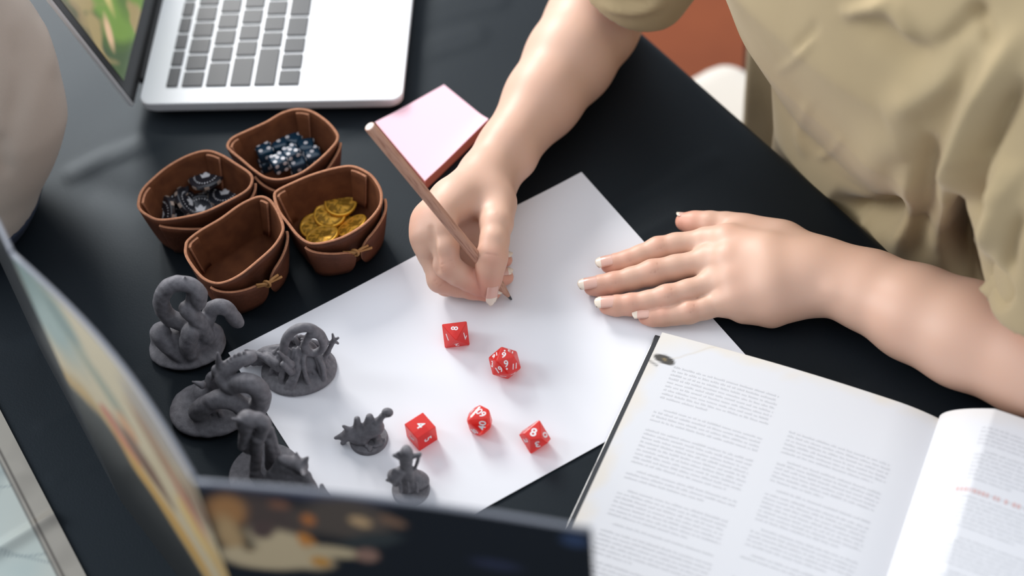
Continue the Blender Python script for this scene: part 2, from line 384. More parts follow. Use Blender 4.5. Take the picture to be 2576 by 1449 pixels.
def make_pad():
    c = [P(1117, 213, .0085), P(944, 310, .0085), P(1069, 458, .0085), P(1229, 304, .0085)]
    c = [np.array(x) for x in c]; ctr = sum(c)/4; t = empty('sticky_note_pad', (ctr[0], ctr[1], 0))
    lay = []; n = 14
    for k, (z0, z1) in enumerate([(.0002, .0078), (.0080, .0086)]):
        a = np.linspace(0, 1, n)[:, None, None]; b = np.linspace(0, 1, n)[None, :, None]
        G = (1-a)*(1-b)*c[0]+a*(1-b)*c[1]+a*b*c[2]+(1-a)*b*c[3]; A = np.broadcast_to(a[..., 0], (n, n)); Bq = np.broadcast_to(b[..., 0], (n, n))
        curl = .0022*np.clip(Bq-.75, 0, 1)**2*16*np.clip(1-A, 0, 1)*(1 if k else 0) + (.0012*np.exp(-((A-1)/.2)**2) if k else 0)
        Gt = G.copy(); Gt[..., 2] = z1 + curl
        if k == 0:
            Gb = G.copy(); Gb[..., 2] = z0; V = [c[i]*[1, 1, 0]+[0, 0, z0] for i in range(4)]+[c[i]*[1, 1, 0]+[0, 0, z1] for i in range(4)]
            me = recalc(mesh('sheet_stack', V, [[0, 1, 2, 3], [4, 5, 6, 7]]+[[i, (i+1) % 4, 4+(i+1) % 4, 4+i] for i in range(4)]))
            link('sheet_stack', me, t, ['pad_side'])
        else:
            o = link('top_sheet', gridmesh('top_sheet', Gt), t, ['pad_top'], True); s = o.modifiers.new('t', 'SOLIDIFY'); s.thickness = .0003; s = o.modifiers.new('e', 'EDGE_SPLIT'); s.split_angle = .8
            o['label'] = 'pale pink top sheet'
    tag(t, 'square pad of pink sticky notes with sides in a shaded pink beside the wrist', 'sticky notes')
make_pad()

TIP = P(1287, 754, .0016); PEND = P(930, 318, .172)
def make_pencil():
    d = (PEND-TIP); L = np.linalg.norm(d); d /= L; t = empty('pencil', tuple(TIP)); r = .0037
    a = np.cross(d, [0, 0, 1]); a /= np.linalg.norm(a); b = np.cross(a, d)
    def ring(s, rad, n=24, ph=0):
        return [TIP + d*s + rad*(math.cos(2*math.pi*k/n+ph)*a+math.sin(2*math.pi*k/n+ph)*b) for k in range(n)]
    def lathe(name, prof, m, cap=True):
        V = []; Fc = []; n = 24
        for s, rad in prof: V += ring(s, rad)
        for i in range(len(prof)-1):
            for k in range(n): Fc.append([i*n+k, i*n+(k+1) % n, (i+1)*n+(k+1) % n, (i+1)*n+k])
        Fc += [list(range(n))[::-1], [(len(prof)-1)*n+k for k in range(n)]]
        Rm = Matrix([list(a), list(b), list(d)]).transposed().to_4x4(); Rm.translation = Vector(TIP)
        me = mesh(name, V, Fc); me.transform(Rm.inverted()); recalc(me)
        o = link(name, me, None, [m], True); o.matrix_world = Rm; o.parent = t; o.matrix_parent_inverse = t.matrix_world.inverted()
        md = o.modifiers.new('e', 'EDGE_SPLIT'); md.split_angle = .7; return o
    lathe('lead', [(0, .0003), (.0006, .00075), (.005, .0014)], 'graphite')
    lathe('sharpened_cone', [(.0046, .00135), (.0085, .0021), (.0185, r)], 'wood')
    lathe('shaft', [(.0185, r), (.05, r), (.1, r), (L-.0005, r), (L, r-.0003)], 'wood')
    o = lathe('end_cap', [(L-.0003, r-.0007), (L+.0003, r-.0008)], 'pencil_end'); o['label'] = 'pale cut end'
    tag(t, 'plain brown wooden pencil held in the writing hand, point on the paper', 'pencil')
make_pencil()

# ------------------------------------------------------------------ laptop
def make_laptop():
    zb = .016; A0 = P(347, 262, zb); A1 = P(1012, 250, zb); e1 = A1-A0; wdp = np.linalg.norm(e1); e1 /= wdp; e2 = np.array([-e1[1], e1[0], 0]); L = .304
    t = empty('laptop', (A0[0], A0[1], 0)); Rm = np.stack([e1, e2, [0, 0, 1]], 1)
    def W_(x, y, z): return A0*[1, 1, 0] + e1*x + e2*y + np.array([0, 0, z])
    r = .0095; pts = []
    for cx, cy, a0 in ((wdp-r, L-r, 0), (r, L-r, 90), (r, r, 180), (wdp-r, r, 270)):
        for k in range(9): w = math.radians(a0+k*90/8); pts.append((cx+r*math.cos(w), cy+r*math.sin(w)))
    def rr(z, ins): return [W_(wdp/2+(x-wdp/2)*(1-2*ins/wdp), L/2+(y-L/2)*(1-2*ins/L), z) for x, y in pts]
    prof = [(.0022, .010), (.0035, .004), (.008, .0008), (zb-.0008, 0), (zb, .0007)]; V = []; Fc = []; n = len(pts)
    for z, i in prof: V += rr(z, i)
    for i in range(len(prof)-1): Fc += [[i*n+k, i*n+(k+1) % n, (i+1)*n+(k+1) % n, (i+1)*n+k] for k in range(n)]
    Fc += [list(range(n))[::-1], [(len(prof)-1)*n+k for k in range(n)]]
    o = link('base', mesh('base', V, Fc), t, ['alu'])
    for x in (.02, wdp-.02):
        for y in (.02, L-.02):
            V, Fc = tube([W_(x, y, .0), W_(x, y, .0024)], .006, 16); link('rubber_foot', mesh('rubber_foot', V, Fc), t, ['bezel'])
    # keys: columns of the picture are rows of the keyboard; y runs from the esc/shift end
    V, Fc = box(*W_(.0755, .152, zb+.0001), .108, .274, .0004, Rm); 
    ky0 = .0165; gap = .0028; p = .0193; rows = [(.0240, .0090, [1.15]+[.93]*13)]
    layout = [[1]*13+[1.5], [1.5]+[1]*13, [1.8]+[1]*11+[1.8], [2.35]+[1]*10+[2.35], [1, 1, 1, 1.3, 5.2, 1.3, 1, 1, 1, 1]]
    x = .0400
    for l in layout: rows.append((x, .0163, l)); x += .0192
    cache = {}
    for x, w, l in rows:
        y = ky0; tot = sum(l); sc_ = (14.6*p*.975)/tot
        for u in l:
            ln = u*sc_-gap; key = (round(w, 4), round(ln, 4))
            if key not in cache:
                Vk, Fk = box(0, 0, 0, w, ln, .0012); me = mesh('key', Vk, Fk); bevel(me, .0004, 1); me.materials.append(M['key']); cache[key] = me
            q = W_(x, y+gap/2+ln/2, zb+.0006); kk = D.objects.new('key', cache[key]); COL.objects.link(kk)
            Mx = Matrix(Rm.tolist()).to_4x4(); Mx.translation = Vector(q); kk.parent = t; kk.matrix_parent_inverse = t.matrix_world.inverted(); kk.matrix_world = Mx
            y += u*sc_
    V, Fc = box(*W_(.166, .152, zb+.00005), .078, .125, .0003, Rm); o = link('trackpad', bevel(mesh('trackpad', V, Fc), .0001, 1), t, ['alu'])
    # lid: hinge along x = 0, opened past upright
    th = math.radians(LIDANG); w = e1*math.cos(th) + np.array([0, 0, 1])*math.sin(th); nrm = np.cross(e2, w); nrm = nrm if nrm.dot(e1) > 0 else -nrm
    Hh = lambda s, y, d: W_(-.004, 0, .012) + e2*y + w*s + nrm*d
    Vl = [Hh(s, y, dd) for dd in (-.0045, 0) for s, y in ((0, .002), (.212, .002), (.212, L-.002), (0, L-.002))]
    me = bevel(mesh('lid', Vl, [[0, 1, 2, 3], [7, 6, 5, 4]]+[[i, (i+1) % 4, 4+(i+1) % 4, 4+i] for i in range(4)]), .0015, 2); link('lid', me, t, ['alu'])
    Vl = [Hh(s, y, dd) for dd in (.0001, .0005) for s, y in ((.002, .003), (.2105, .003), (.2105, L-.003), (.002, L-.003))]
    link('screen_bezel', mesh('screen_bezel', Vl, [[0, 1, 2, 3], [7, 6, 5, 4]]+[[i, (i+1) % 4, 4+(i+1) % 4, 4+i] for i in range(4)]), t, ['bezel'])
    n, m = 130, 190; s = np.linspace(.020, .2035, n)[:, None, None]; y = np.linspace(.0105, L-.0105, m)[None, :, None]
    G = W_(-.004, 0, .012) + e2*y + w*s + nrm*.0008; me = gridmesh('display', G)
    X = np.stack(np.broadcast_arrays(s[..., 0], y[..., 0]), -1).reshape(-1, 2); n1, n2, n3 = vnoise(X, 60, 11), vnoise(X, 110, 12), vnoise(X, 35, 13)
    C = np.array([.075, .12, .045])[None]*np.ones((len(X), 1)); 
    def mixc(C, c, f): f = np.clip(f, 0, 1)[:, None]; return C*(1-f)+np.array(c)*f
    C = mixc(C, (.16, .26, .06), n1*2); C = mixc(C, (.05, .06, .06), -n1*1.6-.2); C = mixc(C, (.32, .25, .12), (n2-.2)*3); C = mixc(C, (.12, .085, .06), (n3-.3)*3)
    for (a, b, ra, rb, ang, col) in [(.085, .075, .045, .009, .5, (.75, .55, .25)), (.05, .035, .018, .007, .8, (.62, .42, .26)), (.10, .125, .03, .012, .3, (.42, .33, .12)), (.14, .10, .04, .012, 1.2, (.42, .38, .2))]:
        dx, dy = X[:, 0]-a, X[:, 1]-b; u = dx*math.cos(ang)+dy*math.sin(ang); v = -dx*math.sin(ang)+dy*math.cos(ang); C = mixc(C, col, 1.6-1.6*np.sqrt((u/ra)**2+(v/rb)**2))
    setcol(me, C); link('display', me, t, ['screen']).__setitem__('label', 'lit display with a blurred green and ochre picture')
    V, Fc = tube([W_(-.003, .03, .0125), W_(-.003, L-.03, .0125)], .0038, 14); link('hinge', mesh('hinge', V, Fc), t, ['bezel'], True)
    tag(t, 'open silver laptop with black keys and green picture on its screen', 'laptop')
LIDANG = 108
make_laptop()

# ------------------------------------------------------------------ leather trays
def make_tray(rim_px, flaps, inner, label, tie=None, zr=.042, bs=.80):
    rim = catmull([P(u, v, zr) for u, v in rim_px], 8, True); n = len(rim); c = rim.mean(0)
    if np.sum(rim[:, 0]*np.roll(rim[:, 1], -1)-np.roll(rim[:, 0], -1)*rim[:, 1]) < 0: rim = rim[::-1]
    t = empty('leather_tray', (c[0], c[1], 0)); th = .0021
    tg = np.roll(rim, -1, 0)-np.roll(rim, 1, 0); tg /= np.linalg.norm(tg, axis=1)[:, None]; out = np.stack([tg[:, 1], -tg[:, 0], 0*tg[:, 0]], 1)
    rz = zr + .0012*np.sin(np.arange(n)/n*4*math.pi*1.0+.6)
    def pt(i, f, off):                          # f 0 base .. 1 rim, smoothly bulging wall
        s = bs + (1-bs)*f**.8; q = c + (rim[i]-c)*s; q = q + out[i]*off; q[2] = .0008 + (rz[i]-.0008)*f; return q
    V = []; Fc = []; mi = []; R_ = 9
    rows = [('o', f) for f in np.linspace(0, 1, R_)] + [('i', f) for f in np.linspace(1, .06, R_)]
    for k, f in rows: V += [pt(i, f, 0 if k == 'o' else -th) for i in range(n)]
    for r in range(len(rows)-1):
        for i in range(n):
            j = (i+1) % n; Fc.append([r*n+i, r*n+j, (r+1)*n+j, (r+1)*n+i]); mi.append(2 if r == R_-1 else (0 if r < R_-1 else 1))
    V.append(c*[1, 1, 0]+[0, 0, .0008]); V.append(c*[1, 1, 0]+[0, 0, .0030]); a = len(V)-2
    for i in range(n):
        j = (i+1) % n; Fc.append([a, j, i]); mi.append(0); Fc.append([a+1, (2*R_-1)*n+i, (2*R_-1)*n+j]); mi.append(1)
    me = mesh('bowl', V, Fc, mi); link('bowl', me, t, ['leather', 'leather_in', 'leather_edge'], True)
    uvr = Q(rim)
    def near(p): return int(np.argmin(np.linalg.norm(uvr-np.array(p), axis=1)))
    def ribbon(name, p0, p1, off, htop, hend, inside=False, lift=0.0, ends=None):
        i0, i1 = near(p0), near(p1); dn = (i1-i0) % n
        st = 1 if dn <= n/2 else -1; cnt = dn if st == 1 else n-dn; K = cnt*2+1
        sgn = -1 if inside else 1; prof = []
        for k in range(K):
            s = k/(K-1); x = i0+st*cnt*s; a_ = int(math.floor(x)) % n; b_ = (a_+1) % n; fr = x-math.floor(x)
            top = htop + (hend-htop)*(s**1.3); bot = .05 if not inside else .25
            e = (s-.80)/.20
            if e > 0 and not inside: q = math.sqrt(max(1-e*e, 0)); mid = .45; top = mid+(top-mid)*q; bot = mid+(bot-mid)*q
            g = .0003+off*s**.8
            row = [[(pt(a_, bot+(top-bot)*j/6, o_)*(1-fr)+pt(b_, bot+(top-bot)*j/6, o_)*fr) for j in range(7)] for o_ in (sgn*g - (th if inside else 0), sgn*(g+th) - (th if inside else 0))]
            if lift: 
                for rr_ in row:
                    for q_ in rr_: q_[2] += 0
            prof.append(row[0]+row[1][::-1])
        V = [q for r in prof for q in r]; m = 14; Fc = []; mi = []
        for k in range(K-1):
            for j in range(m): Fc.append([k*m+j, k*m+(j+1) % m, (k+1)*m+(j+1) % m, (k+1)*m+j]); mi.append(2 if j in (6, 13) else (0 if (j > 6) != inside else 1))
        Fc += [list(range(m)), [(K-1)*m+j for j in range(m)]]; mi += [2, 2]
        me = mesh(name, V, Fc, mi); bm = bmesh.new(); bm.from_mesh(me); bmesh.ops.recalc_face_normals(bm, faces=bm.faces); bm.to_mesh(me); bm.free()
        link(name, me, t, ['leather', 'leather_in', 'leather_edge'], True)
        return pt(near(p1), .5, off+th)
    ends = [ribbon('flap', *f) for f in flaps]
    for f in inner: ribbon('fold', f[0], f[1], .0002, .97, .97, True)
    if tie:
        a = P(*tie[0], tie[2]); b = P(*tie[1], tie[2]); m_ = (a+b)/2; dv = (b-a); up = np.array([0, 0, 1.]); o3 = np.array([.25, -.9, .35]); parts = []
        parts.append(tube(catmull([a, a+dv*.25+o3*.002, m_+o3*.003, b-dv*.25+o3*.002+up*.002, b+up*.002], 5), .0010, 8))
        parts.append(tube(catmull([a+dv*.1+up*.0022+o3*.001, m_+o3*.0035+up*.001, b-dv*.1+o3*.001-up*.001, b+dv*.12-up*.0015], 5), .0010, 8))
        parts.append(tube([m_+o3*.003+np.array([.0022*math.cos(w)*dv[0]/np.linalg.norm(dv), 0, .0030*math.sin(w)]) + o3*.0012*math.cos(w) for w in np.linspace(0, 2*math.pi, 13)[:-1]], .0010, 8, True))
        V, Fc, _ = join(parts); link('tie', mesh('tie', V, Fc), t, ['thong'], True).__setitem__('label', 'tan leather thong knotted through the flaps')
    return tag(t, label, 'tray')
def c3(L): return [(320+x/2.588, 240+y/2.588) for x, y in L]
trA = make_tray(c3([(645, 330), (680, 270), (790, 212), (900, 160), (1000, 105), (1100, 82), (1200, 100), (1300, 165), (1368, 240), (1378, 290), (1335, 345), (1240, 430), (1130, 505), (1000, 547), (900, 540), (820, 495), (740, 430), (670, 372)]),
    [(c3([(1378, 290)])[0], c3([(1210, 450)])[0], .004, .93, .70), (c3([(830, 500)])[0], c3([(1150, 490)])[0], .004, .9, .60)], [(c3([(1200, 100)])[0], c3([(1105, 82)])[0]), (c3([(645, 340)])[0], c3([(700, 262)])[0])],
    'brown leather tray holding blue dice, nearest the laptop')
trB = make_tray(c3([(65, 700), (90, 612), (170, 522), (270, 442), (400, 377), (520, 354), (620, 387), (720, 450), (808, 510), (822, 560), (780, 620), (650, 690), (500, 760), (330, 803), (200, 818), (120, 788), (75, 750)]),
    [(c3([(822, 560)])[0], c3([(640, 700)])[0], .004, .95, .70), (c3([(200, 818)])[0], c3([(560, 735)])[0], .004, .9, .62)], [(c3([(620, 387)])[0], c3([(522, 354)])[0]), (c3([(65, 700)])[0], c3([(120, 575)])[0])],
    'brown leather tray holding black tokens, leftmost of the four')
trC = make_tray(c3([(950, 660), (975, 610), (1080, 553), (1200, 502), (1350, 462), (1470, 455), (1580, 508), (1640, 580), (1665, 650), (1650, 730), (1560, 830), (1430, 910), (1300, 955), (1190, 967), (1110, 925), (1040, 842), (980, 760)]),
    [(c3([(1665, 660)])[0], c3([(1475, 885)])[0], .0045, .93, .74), (c3([(1160, 965)])[0], c3([(1440, 905)])[0], .0045, .9, .66)], [(c3([(1580, 508)])[0], c3([(1472, 455)])[0]), (c3([(950, 660)])[0], c3([(1010, 585)])[0])],
    'brown leather tray holding gold coins, nearest the writing hand', tie=((320+1385/2.588, 240+1035/2.588), (320+1570/2.588, 240+988/2.588), .024))
trD = make_tray(c3([(372, 990), (388, 938), (470, 868), (600, 790), (730, 700), (850, 652), (925, 672), (980, 740), (1022, 840), (1018, 900), (960, 985), (850, 1080), (740, 1165), (640, 1215), (560, 1226), (480, 1192), (410, 1110), (375, 1045)]),
    [(c3([(1022, 870)])[0], c3([(870, 1065)])[0], .006, .93, .66), (c3([(540, 1226)])[0], c3([(845, 1085)])[0], .006, .92, .60)], [(c3([(940, 680)])[0], c3([(868, 652)])[0]), (c3([(372, 990)])[0], c3([(430, 895)])[0])],
    'empty brown leather tray, frontmost of the four', tie=((320+825/2.588, 240+1250/2.588), (320+985/2.588, 240+1180/2.588), .026))

# ------------------------------------------------------------------ coins, tokens, blue dice
def basis(n, x=None):
    n = np.array(n, float); n /= np.linalg.norm(n); x = np.array(x if x is not None else [1, 0, 0], float); x = x-x.dot(n)*n; x /= np.linalg.norm(x)
    return np.stack([x, np.cross(n, x), n], 1)
def place(o, c, R):
    m = Matrix(np.asarray(R).tolist()).to_4x4(); m.translation = Vector(c); o.matrix_world = m
def coin_mesh():
    n, rings = 48, [0, .12, .25, .37, .5, .62, .74, .84, .88, .93, .98, 1.0]; r0, th = .0122, .0021; V = []; Fc = []; C = []
    for side in (1, -1):
        for k, q in enumerate(rings[1:]):
            for i in range(n):
                a = 2*math.pi*i/n; X = np.array([[q*math.cos(a), q*math.sin(a)]]); rel = float(vnoise(X, 7, 5)[0]+.6*vnoise(X, 16, 6)[0])*(1 if q < .85 else 0)
                z = th/2 + (.00028*rel if q < .85 else (.0003 if q < .97 else (.0002 if q < .99 else -.0002))); V.append([r0*q*math.cos(a), r0*q*math.sin(a), side*z])
                C.append(np.array([.85, .45, .05])*(1 if rel > -.1 or q > .85 else .42) + np.array([.12, .12, .1])*max(rel, 0)*.5)
        V.append([0, 0, side*th/2]); C.append([.7, .4, .055])
    m = len(rings)-1; blk = m*n+1
    for s in (0, 1):
        o = s*blk
        for k in range(m-1):
            for i in range(n): Fc.append([o+k*n+i, o+(k+1)*n+i, o+(k+1)*n+(i+1) % n, o+k*n+(i+1) % n])
        for i in range(n): Fc.append([o+m*n, o+i, o+(i+1) % n])
    for i in range(n): Fc.append([(m-1)*n+i, blk+(m-1)*n+i, blk+(m-1)*n+(i+1) % n, (m-1)*n+(i+1) % n])
    me = recalc(mesh('gold_coin', V, Fc)); setcol(me, np.array(C)); me.materials.append(M['gold']); me.polygons.foreach_set('use_smooth', [True]*len(me.polygons)); return me
CM = coin_mesh()
def t3(x, y): return (320+x/2.588, 240+y/2.588)
for px, z, nrm, lab in [((1390, 700), .0125, (.05, -.10, 1), 'gold coin on top of the pile in the leather tray'), ((1320, 775), .0100, (.0, -.1, 1), 'gold coin half covered by the topmost one'),
                        ((1230, 850), .0075, (-.05, -.05, 1), 'gold coin low in the pile, mostly covered, on its left'), ((1465, 850), .0125, (-.45, .35, 1), 'pale shining gold coin leaning at the right of the tray'),
                        ((1270, 915), .0125, (-.12, .25, 1), 'pale gold coin leaning at the front of the tray'), ((1370, 850), .0052, (0, 0, 1), 'gold coin at the bottom, showing between the others')]:
    o = D.objects.new('gold_coin', CM); COL.objects.link(o); place(o, P(*t3(*px), z), basis(nrm, (1, random.random(), 0))); tag(o, lab, 'coin', 'gold coins in the leather tray')

def crown(s):
    p = [(-.62, -.45), (.62, -.45), (.75, .45), (.38, .12), (.2, .5), (0, .15 if 0 else .62), (-.2, .5), (-.38, .12), (-.75, .45)]
    p = [(-.55, -.5), (.55, -.5), (.85, .42), (.42, .15), (.30, .42), (.0, .72), (-.30, .42), (-.42, .15), (-.85, .42)]
    return [(x*s, y*s) for x, y in p]
def token(px, z, nrm, xdir, lab, r=.0132, th=.0040, stripes=False):
    c = P(*t3(*px), z); Rm = basis(nrm, xdir); t = empty('game_token', tuple(c)); n = 48
    prof = [(.86, -.5), (.96, -.46), (1, -.3), (1, .3), (.96, .46), (.86, .5), (.80, .43), (.0, .43)]; V = []; Fc = []
    for q, h in prof[:-1]: V += [c + Rm@np.array([r*q*math.cos(2*math.pi*i/n), r*q*math.sin(2*math.pi*i/n), h*th]) for i in range(n)]
    m = len(prof)-1
    for k in range(m-1): Fc += [[k*n+i, k*n+(i+1) % n, (k+1)*n+(i+1) % n, (k+1)*n+i] for i in range(n)]
    Fc += [list(range(n))[::-1], [(m-1)*n+i for i in range(n)]]
    link('disc', mesh('disc', V, Fc), t, ['token'], False)
    V = [c+Rm@np.array([x, y, th*.445]) for x, y in crown(.0050)]+[c+Rm@np.array([x, y, th*.50]) for x, y in crown(.0050)]; k = 9
    me = recalc(mesh('crown_emblem', V, [list(range(k))[::-1], list(range(k, 2*k))]+[[i, (i+1) % k, k+(i+1) % k, k+i] for i in range(k)])); link('crown_emblem', me, t, ['white_ink'])
    parts = []
    for i in range(26):                          # fine lettering-like ring of ticks
        a = 2*math.pi*i/26; q = c+Rm@np.array([r*.66*math.cos(a), r*.66*math.sin(a), th*.45]); Ra = Rm@np.array([[math.cos(a), -math.sin(a), 0], [math.sin(a), math.cos(a), 0], [0, 0, 1]])
        parts.append(box(*q, .0013 if i % 3 else .0008, .0007, .00015, Ra))
    V, Fc, _ = join(parts); link('ring_marks', mesh('ring_marks', V, Fc), t, ['white_ink'])
    parts = []
    for i in range(8):
        a = 2*math.pi*i/8; q = c+Rm@np.array([r*1.0*math.cos(a), r*1.0*math.sin(a), 0]); Ra = Rm@np.array([[math.cos(a), -math.sin(a), 0], [math.sin(a), math.cos(a), 0], [0, 0, 1]])
        parts.append(box(*q, .0006, .0036, th*.62, Ra))
    V, Fc, _ = join(parts); link('edge_stripes', mesh('edge_stripes', V, Fc), t, ['token_edge'])
    tag(t, lab, 'token', 'black tokens in the leather tray')
token((515, 530), .0215, (-.11, .08, 1), (1, .1, 0), 'black token with white crown facing up, on top of its pile')
token((285, 612), .0160, (.10, -.02, 1), (1, .3, 0), 'tilted glossy black token reflecting light, left in the tray', r=.0135)
token((400, 700), .0115, (.85, .1, .55), (0, 1, 0), 'black token standing on its striped edge between the crowned ones')
token((640, 640), .0100, (-.1, .05, 1), (1, 0, 0), 'black token with pale rim at the right of the tray')
token((480, 745), .0060, (.05, -.2, 1), (1, 0, 0), 'black token at the tray front, crown half hidden by the rim')
token((240, 770), .0120, (-.75, -.35, .6), (0, 1, 0), 'black token on edge in the tray front left corner')
token((300, 800), .0070, (.1, .1, 1), (0, 1, 0), 'black token flat under the leaning one at the tray front')
token((440, 620), .0050, (0, 0, 1), (0, 1, 0), 'black token at the bottom of the pile, under the crown token')
token((590, 565), .0065, (.1, .1, 1), (0, 1, 0), 'black token just under and right of the crown token')

PIPS = {1: [(0, 0)], 2: [(-.5, -.5), (.5, .5)], 3: [(-.55, -.55), (0, 0), (.55, .55)], 4: [(-.5, -.5), (.5, .5), (-.5, .5), (.5, -.5)],
        5: [(-.5, -.5), (.5, .5), (-.5, .5), (.5, -.5), (0, 0)], 6: [(-.5, -.55), (-.5, 0), (-.5, .55), (.5, -.55), (.5, 0), (.5, .55)]}
def blue_die(px, z, top, yaw, lab, s=.0124, tilt=(0, 0)):
    c = P(*t3(*px), z); Rm = basis((tilt[0], tilt[1], 1), (math.cos(yaw), math.sin(yaw), 0)); t = empty('blue_die', tuple(c))
    V, Fc = box(0, 0, 0, s, s, s); me = bevel(mesh('body', V, Fc), s*.2, 4); me.transform((Matrix.Translation(Vector(c)) @ Matrix(Rm.tolist()).to_4x4())); link('body', me, t, ['blue_die'], True)
    side = {1: (2, 3), 2: (1, 3), 3: (1, 2), 4: (1, 5), 5: (4, 6), 6: (5, 3)}[top]; parts = []
    for val, (nx, ux, vx) in [(top, ((0, 0, 1), (1, 0, 0), (0, 1, 0))), (side[0], ((0, -1, 0), (1, 0, 0), (0, 0, 1))), (side[1], ((1, 0, 0), (0, 1, 0), (0, 0, 1))),
                              (7-side[0], ((0, 1, 0), (1, 0, 0), (0, 0, 1))), (7-side[1], ((-1, 0, 0), (0, 1, 0), (0, 0, 1)))]:
        for a, b in PIPS[val]:
            q = (np.array(nx)*s*.5 + np.array(ux)*a*s*.52 + np.array(vx)*b*s*.52)
            parts.append(tube([c+Rm@(q-np.array(nx)*.0002), c+Rm@(q+np.array(nx)*.00012)], s*.13, 14))
    V, Fc, _ = join(parts); link('pips', mesh('pips', V, Fc), t, ['pip'])
    tag(t, lab, 'die', 'blue dice in the leather tray')
for a in [((895, 370), .0185, 4, .35, 'dark blue die showing four, left in the tray'), ((905, 440), .0072, 2, .5, 'dark blue die at the tray bottom, under the one showing four'),
          ((993, 332), .0150, 1, .2, 'dark blue die showing a single pip, second from left'), ((1088, 296), .0150, 2, -.5, 'dark blue die showing two pips, farthest back'),
          ((1170, 345), .0140, 1, .1, 'lighter blue die showing one pip, at the right'), ((1068, 388), .0200, 5, .5, 'blue die showing five, in the middle of the pile'),
          ((985, 440), .0200, 5, .45, 'blue die showing five, nearest the front rim'), ((1110, 450), .0130, 2, .25, 'blue die showing two bright pips beside the rim'),
          ((1210, 400), .0130, 3, .3, 'blue die showing three at the right end of the pile')]: blue_die(*a)

# ------------------------------------------------------------------ red dice
_tc = {}
def text_mesh(s):
    if s not in _tc:
        cu = D.curves.new('numeral', 'FONT'); cu.body = s; cu.align_x = 'CENTER'; cu.align_y = 'CENTER'; cu.size = 1; cu.extrude = .01; cu.offset = .018
        o = D.objects.new('numeral', cu); COL.objects.link(o); bpy.context.view_layer.update()
        me = D.meshes.new_from_object(o.evaluated_get(bpy.context.evaluated_depsgraph_get())); D.objects.remove(o); me.materials.clear(); me.materials.append(M['white_ink']); _tc[s] = me
    return _tc[s]
def numeral(parent, s, ctr, nrm, base_px, size):
    dot = s.endswith('.'); s = s.rstrip('.')
    ctr = np.array(ctr, float); nrm = np.array(nrm, float); nrm /= np.linalg.norm(nrm); a = Q(ctr)
    r = RW @ np.array([(a[0]+base_px[0]-W/2)/F, (a[1]+base_px[1]-H/2)/F, 1.0]); h = CAM + r*((ctr-CAM).dot(nrm)/r.dot(nrm)); x = h-ctr
    o = D.objects.new('numeral', text_mesh(s)); COL.objects.link(o); R = basis(nrm, x); m = Matrix((R*size).tolist()).to_4x4(); m.translation = Vector(ctr+nrm*.00005)
    o.parent = parent; o.matrix_parent_inverse = parent.matrix_world.inverted(); o.matrix_world = m
    if dot:
        q = ctr - R[:, 1]*size*.52; V, Fc = tube([q-R[:, 2]*.0001, q+R[:, 2]*.0001], size*.10, 16); link('numeral_dot', mesh('numeral_dot', V, Fc), parent, ['white_ink'])
def hull(V):
    bm = bmesh.new(); 
    for v in V: bm.verts.new(v)
    bmesh.ops.convex_hull(bm, input=bm.verts); bmesh.ops.dissolve_limit(bm, angle_limit=.02, verts=bm.verts, edges=bm.edges); bmesh.ops.recalc_face_normals(bm, faces=bm.faces); bm.normal_update(); return bm
g = (1+5**.5)/2
POLY = {8: [(1, 0, 0), (-1, 0, 0), (0, 1, 0), (0, -1, 0), (0, 0, 1), (0, 0, -1)], 6: [(x, y, z) for x in (-1, 1) for y in (-1, 1) for z in (-1, 1)],
        20: [p for a in (-1, 1) for b in (-g, g) for p in ((0, a, b), (a, b, 0), (b, 0, a))],
        10: [(0, 0, 1.12), (0, 0, -1.12)] + [(math.cos(math.pi*k/5), math.sin(math.pi*k/5), (.1056*1.12)*(1 if k % 2 else -1)) for k in range(10)]}
def red_die(kind, px, size, vdir, nums, label, tsize, name='red_die', bev=.0006):
    """vdir: picture direction from the die centre to one corner of its top face"""
    bm = hull([Vector(v) for v in POLY[kind]]); f = bm.faces[0]; R1 = f.normal.rotation_difference(Vector((0, 0, -1))).to_matrix()
    for v in bm.verts: v.co = R1 @ v.co
    bm.normal_update(); el = [e.calc_length() for e in bm.edges]; sc_ = size/(max(el) if kind != 10 else max(el)); 
    for v in bm.verts: v.co *= sc_
    zmin = min(v.co.z for v in bm.verts)
    for v in bm.verts: v.co.z -= zmin
    bm.normal_update(); top = max(bm.faces, key=lambda f: f.normal.z); tc_ = top.calc_center_median()
    vs = max(top.verts, key=lambda v: (v.co-tc_).length); h = tc_.z
    c = P(px[0], px[1], h*.5); q = P(px[0]+vdir[0], px[1]+vdir[1], h*.5); want = math.atan2(q[1]-c[1], q[0]-c[0]); have = math.atan2(vs.co.y-tc_.y, vs.co.x-tc_.x)
    Rz = Matrix.Rotation(want-have, 3, 'Z')
    for v in bm.verts: v.co = Rz @ v.co
    mid = sum((v.co for v in bm.verts), Vector())/len(bm.verts)
    for v in bm.verts: v.co += Vector((c[0]-mid.x, c[1]-mid.y, .0014))
    bm.normal_update(); t = empty(name, (c[0], c[1], 0)); faces = [(np.array(f.calc_center_median()), np.array(f.normal)) for f in bm.faces]
    bmesh.ops.bevel(bm, geom=bm.edges[:], offset=bev, segments=2, affect='EDGES', profile=.5); me = D.meshes.new('body'); bm.to_mesh(me); bm.free(); link('body', me, t, ['red'])
    used = set()
    for s, fp, bp, ts in nums:
        cand = [(np.linalg.norm(Q(fc)-np.array(fp)), i) for i, (fc, fn) in enumerate(faces) if (CAM-fc).dot(fn) > 0 and i not in used]
        if not cand: continue
        _, i = min(cand); used.add(i); numeral(t, s, faces[i][0], faces[i][1], bp, ts*tsize)
    return tag(t, label, 'die')
def d6(x, y): return (980+x/3.293, 780+y/3.293)
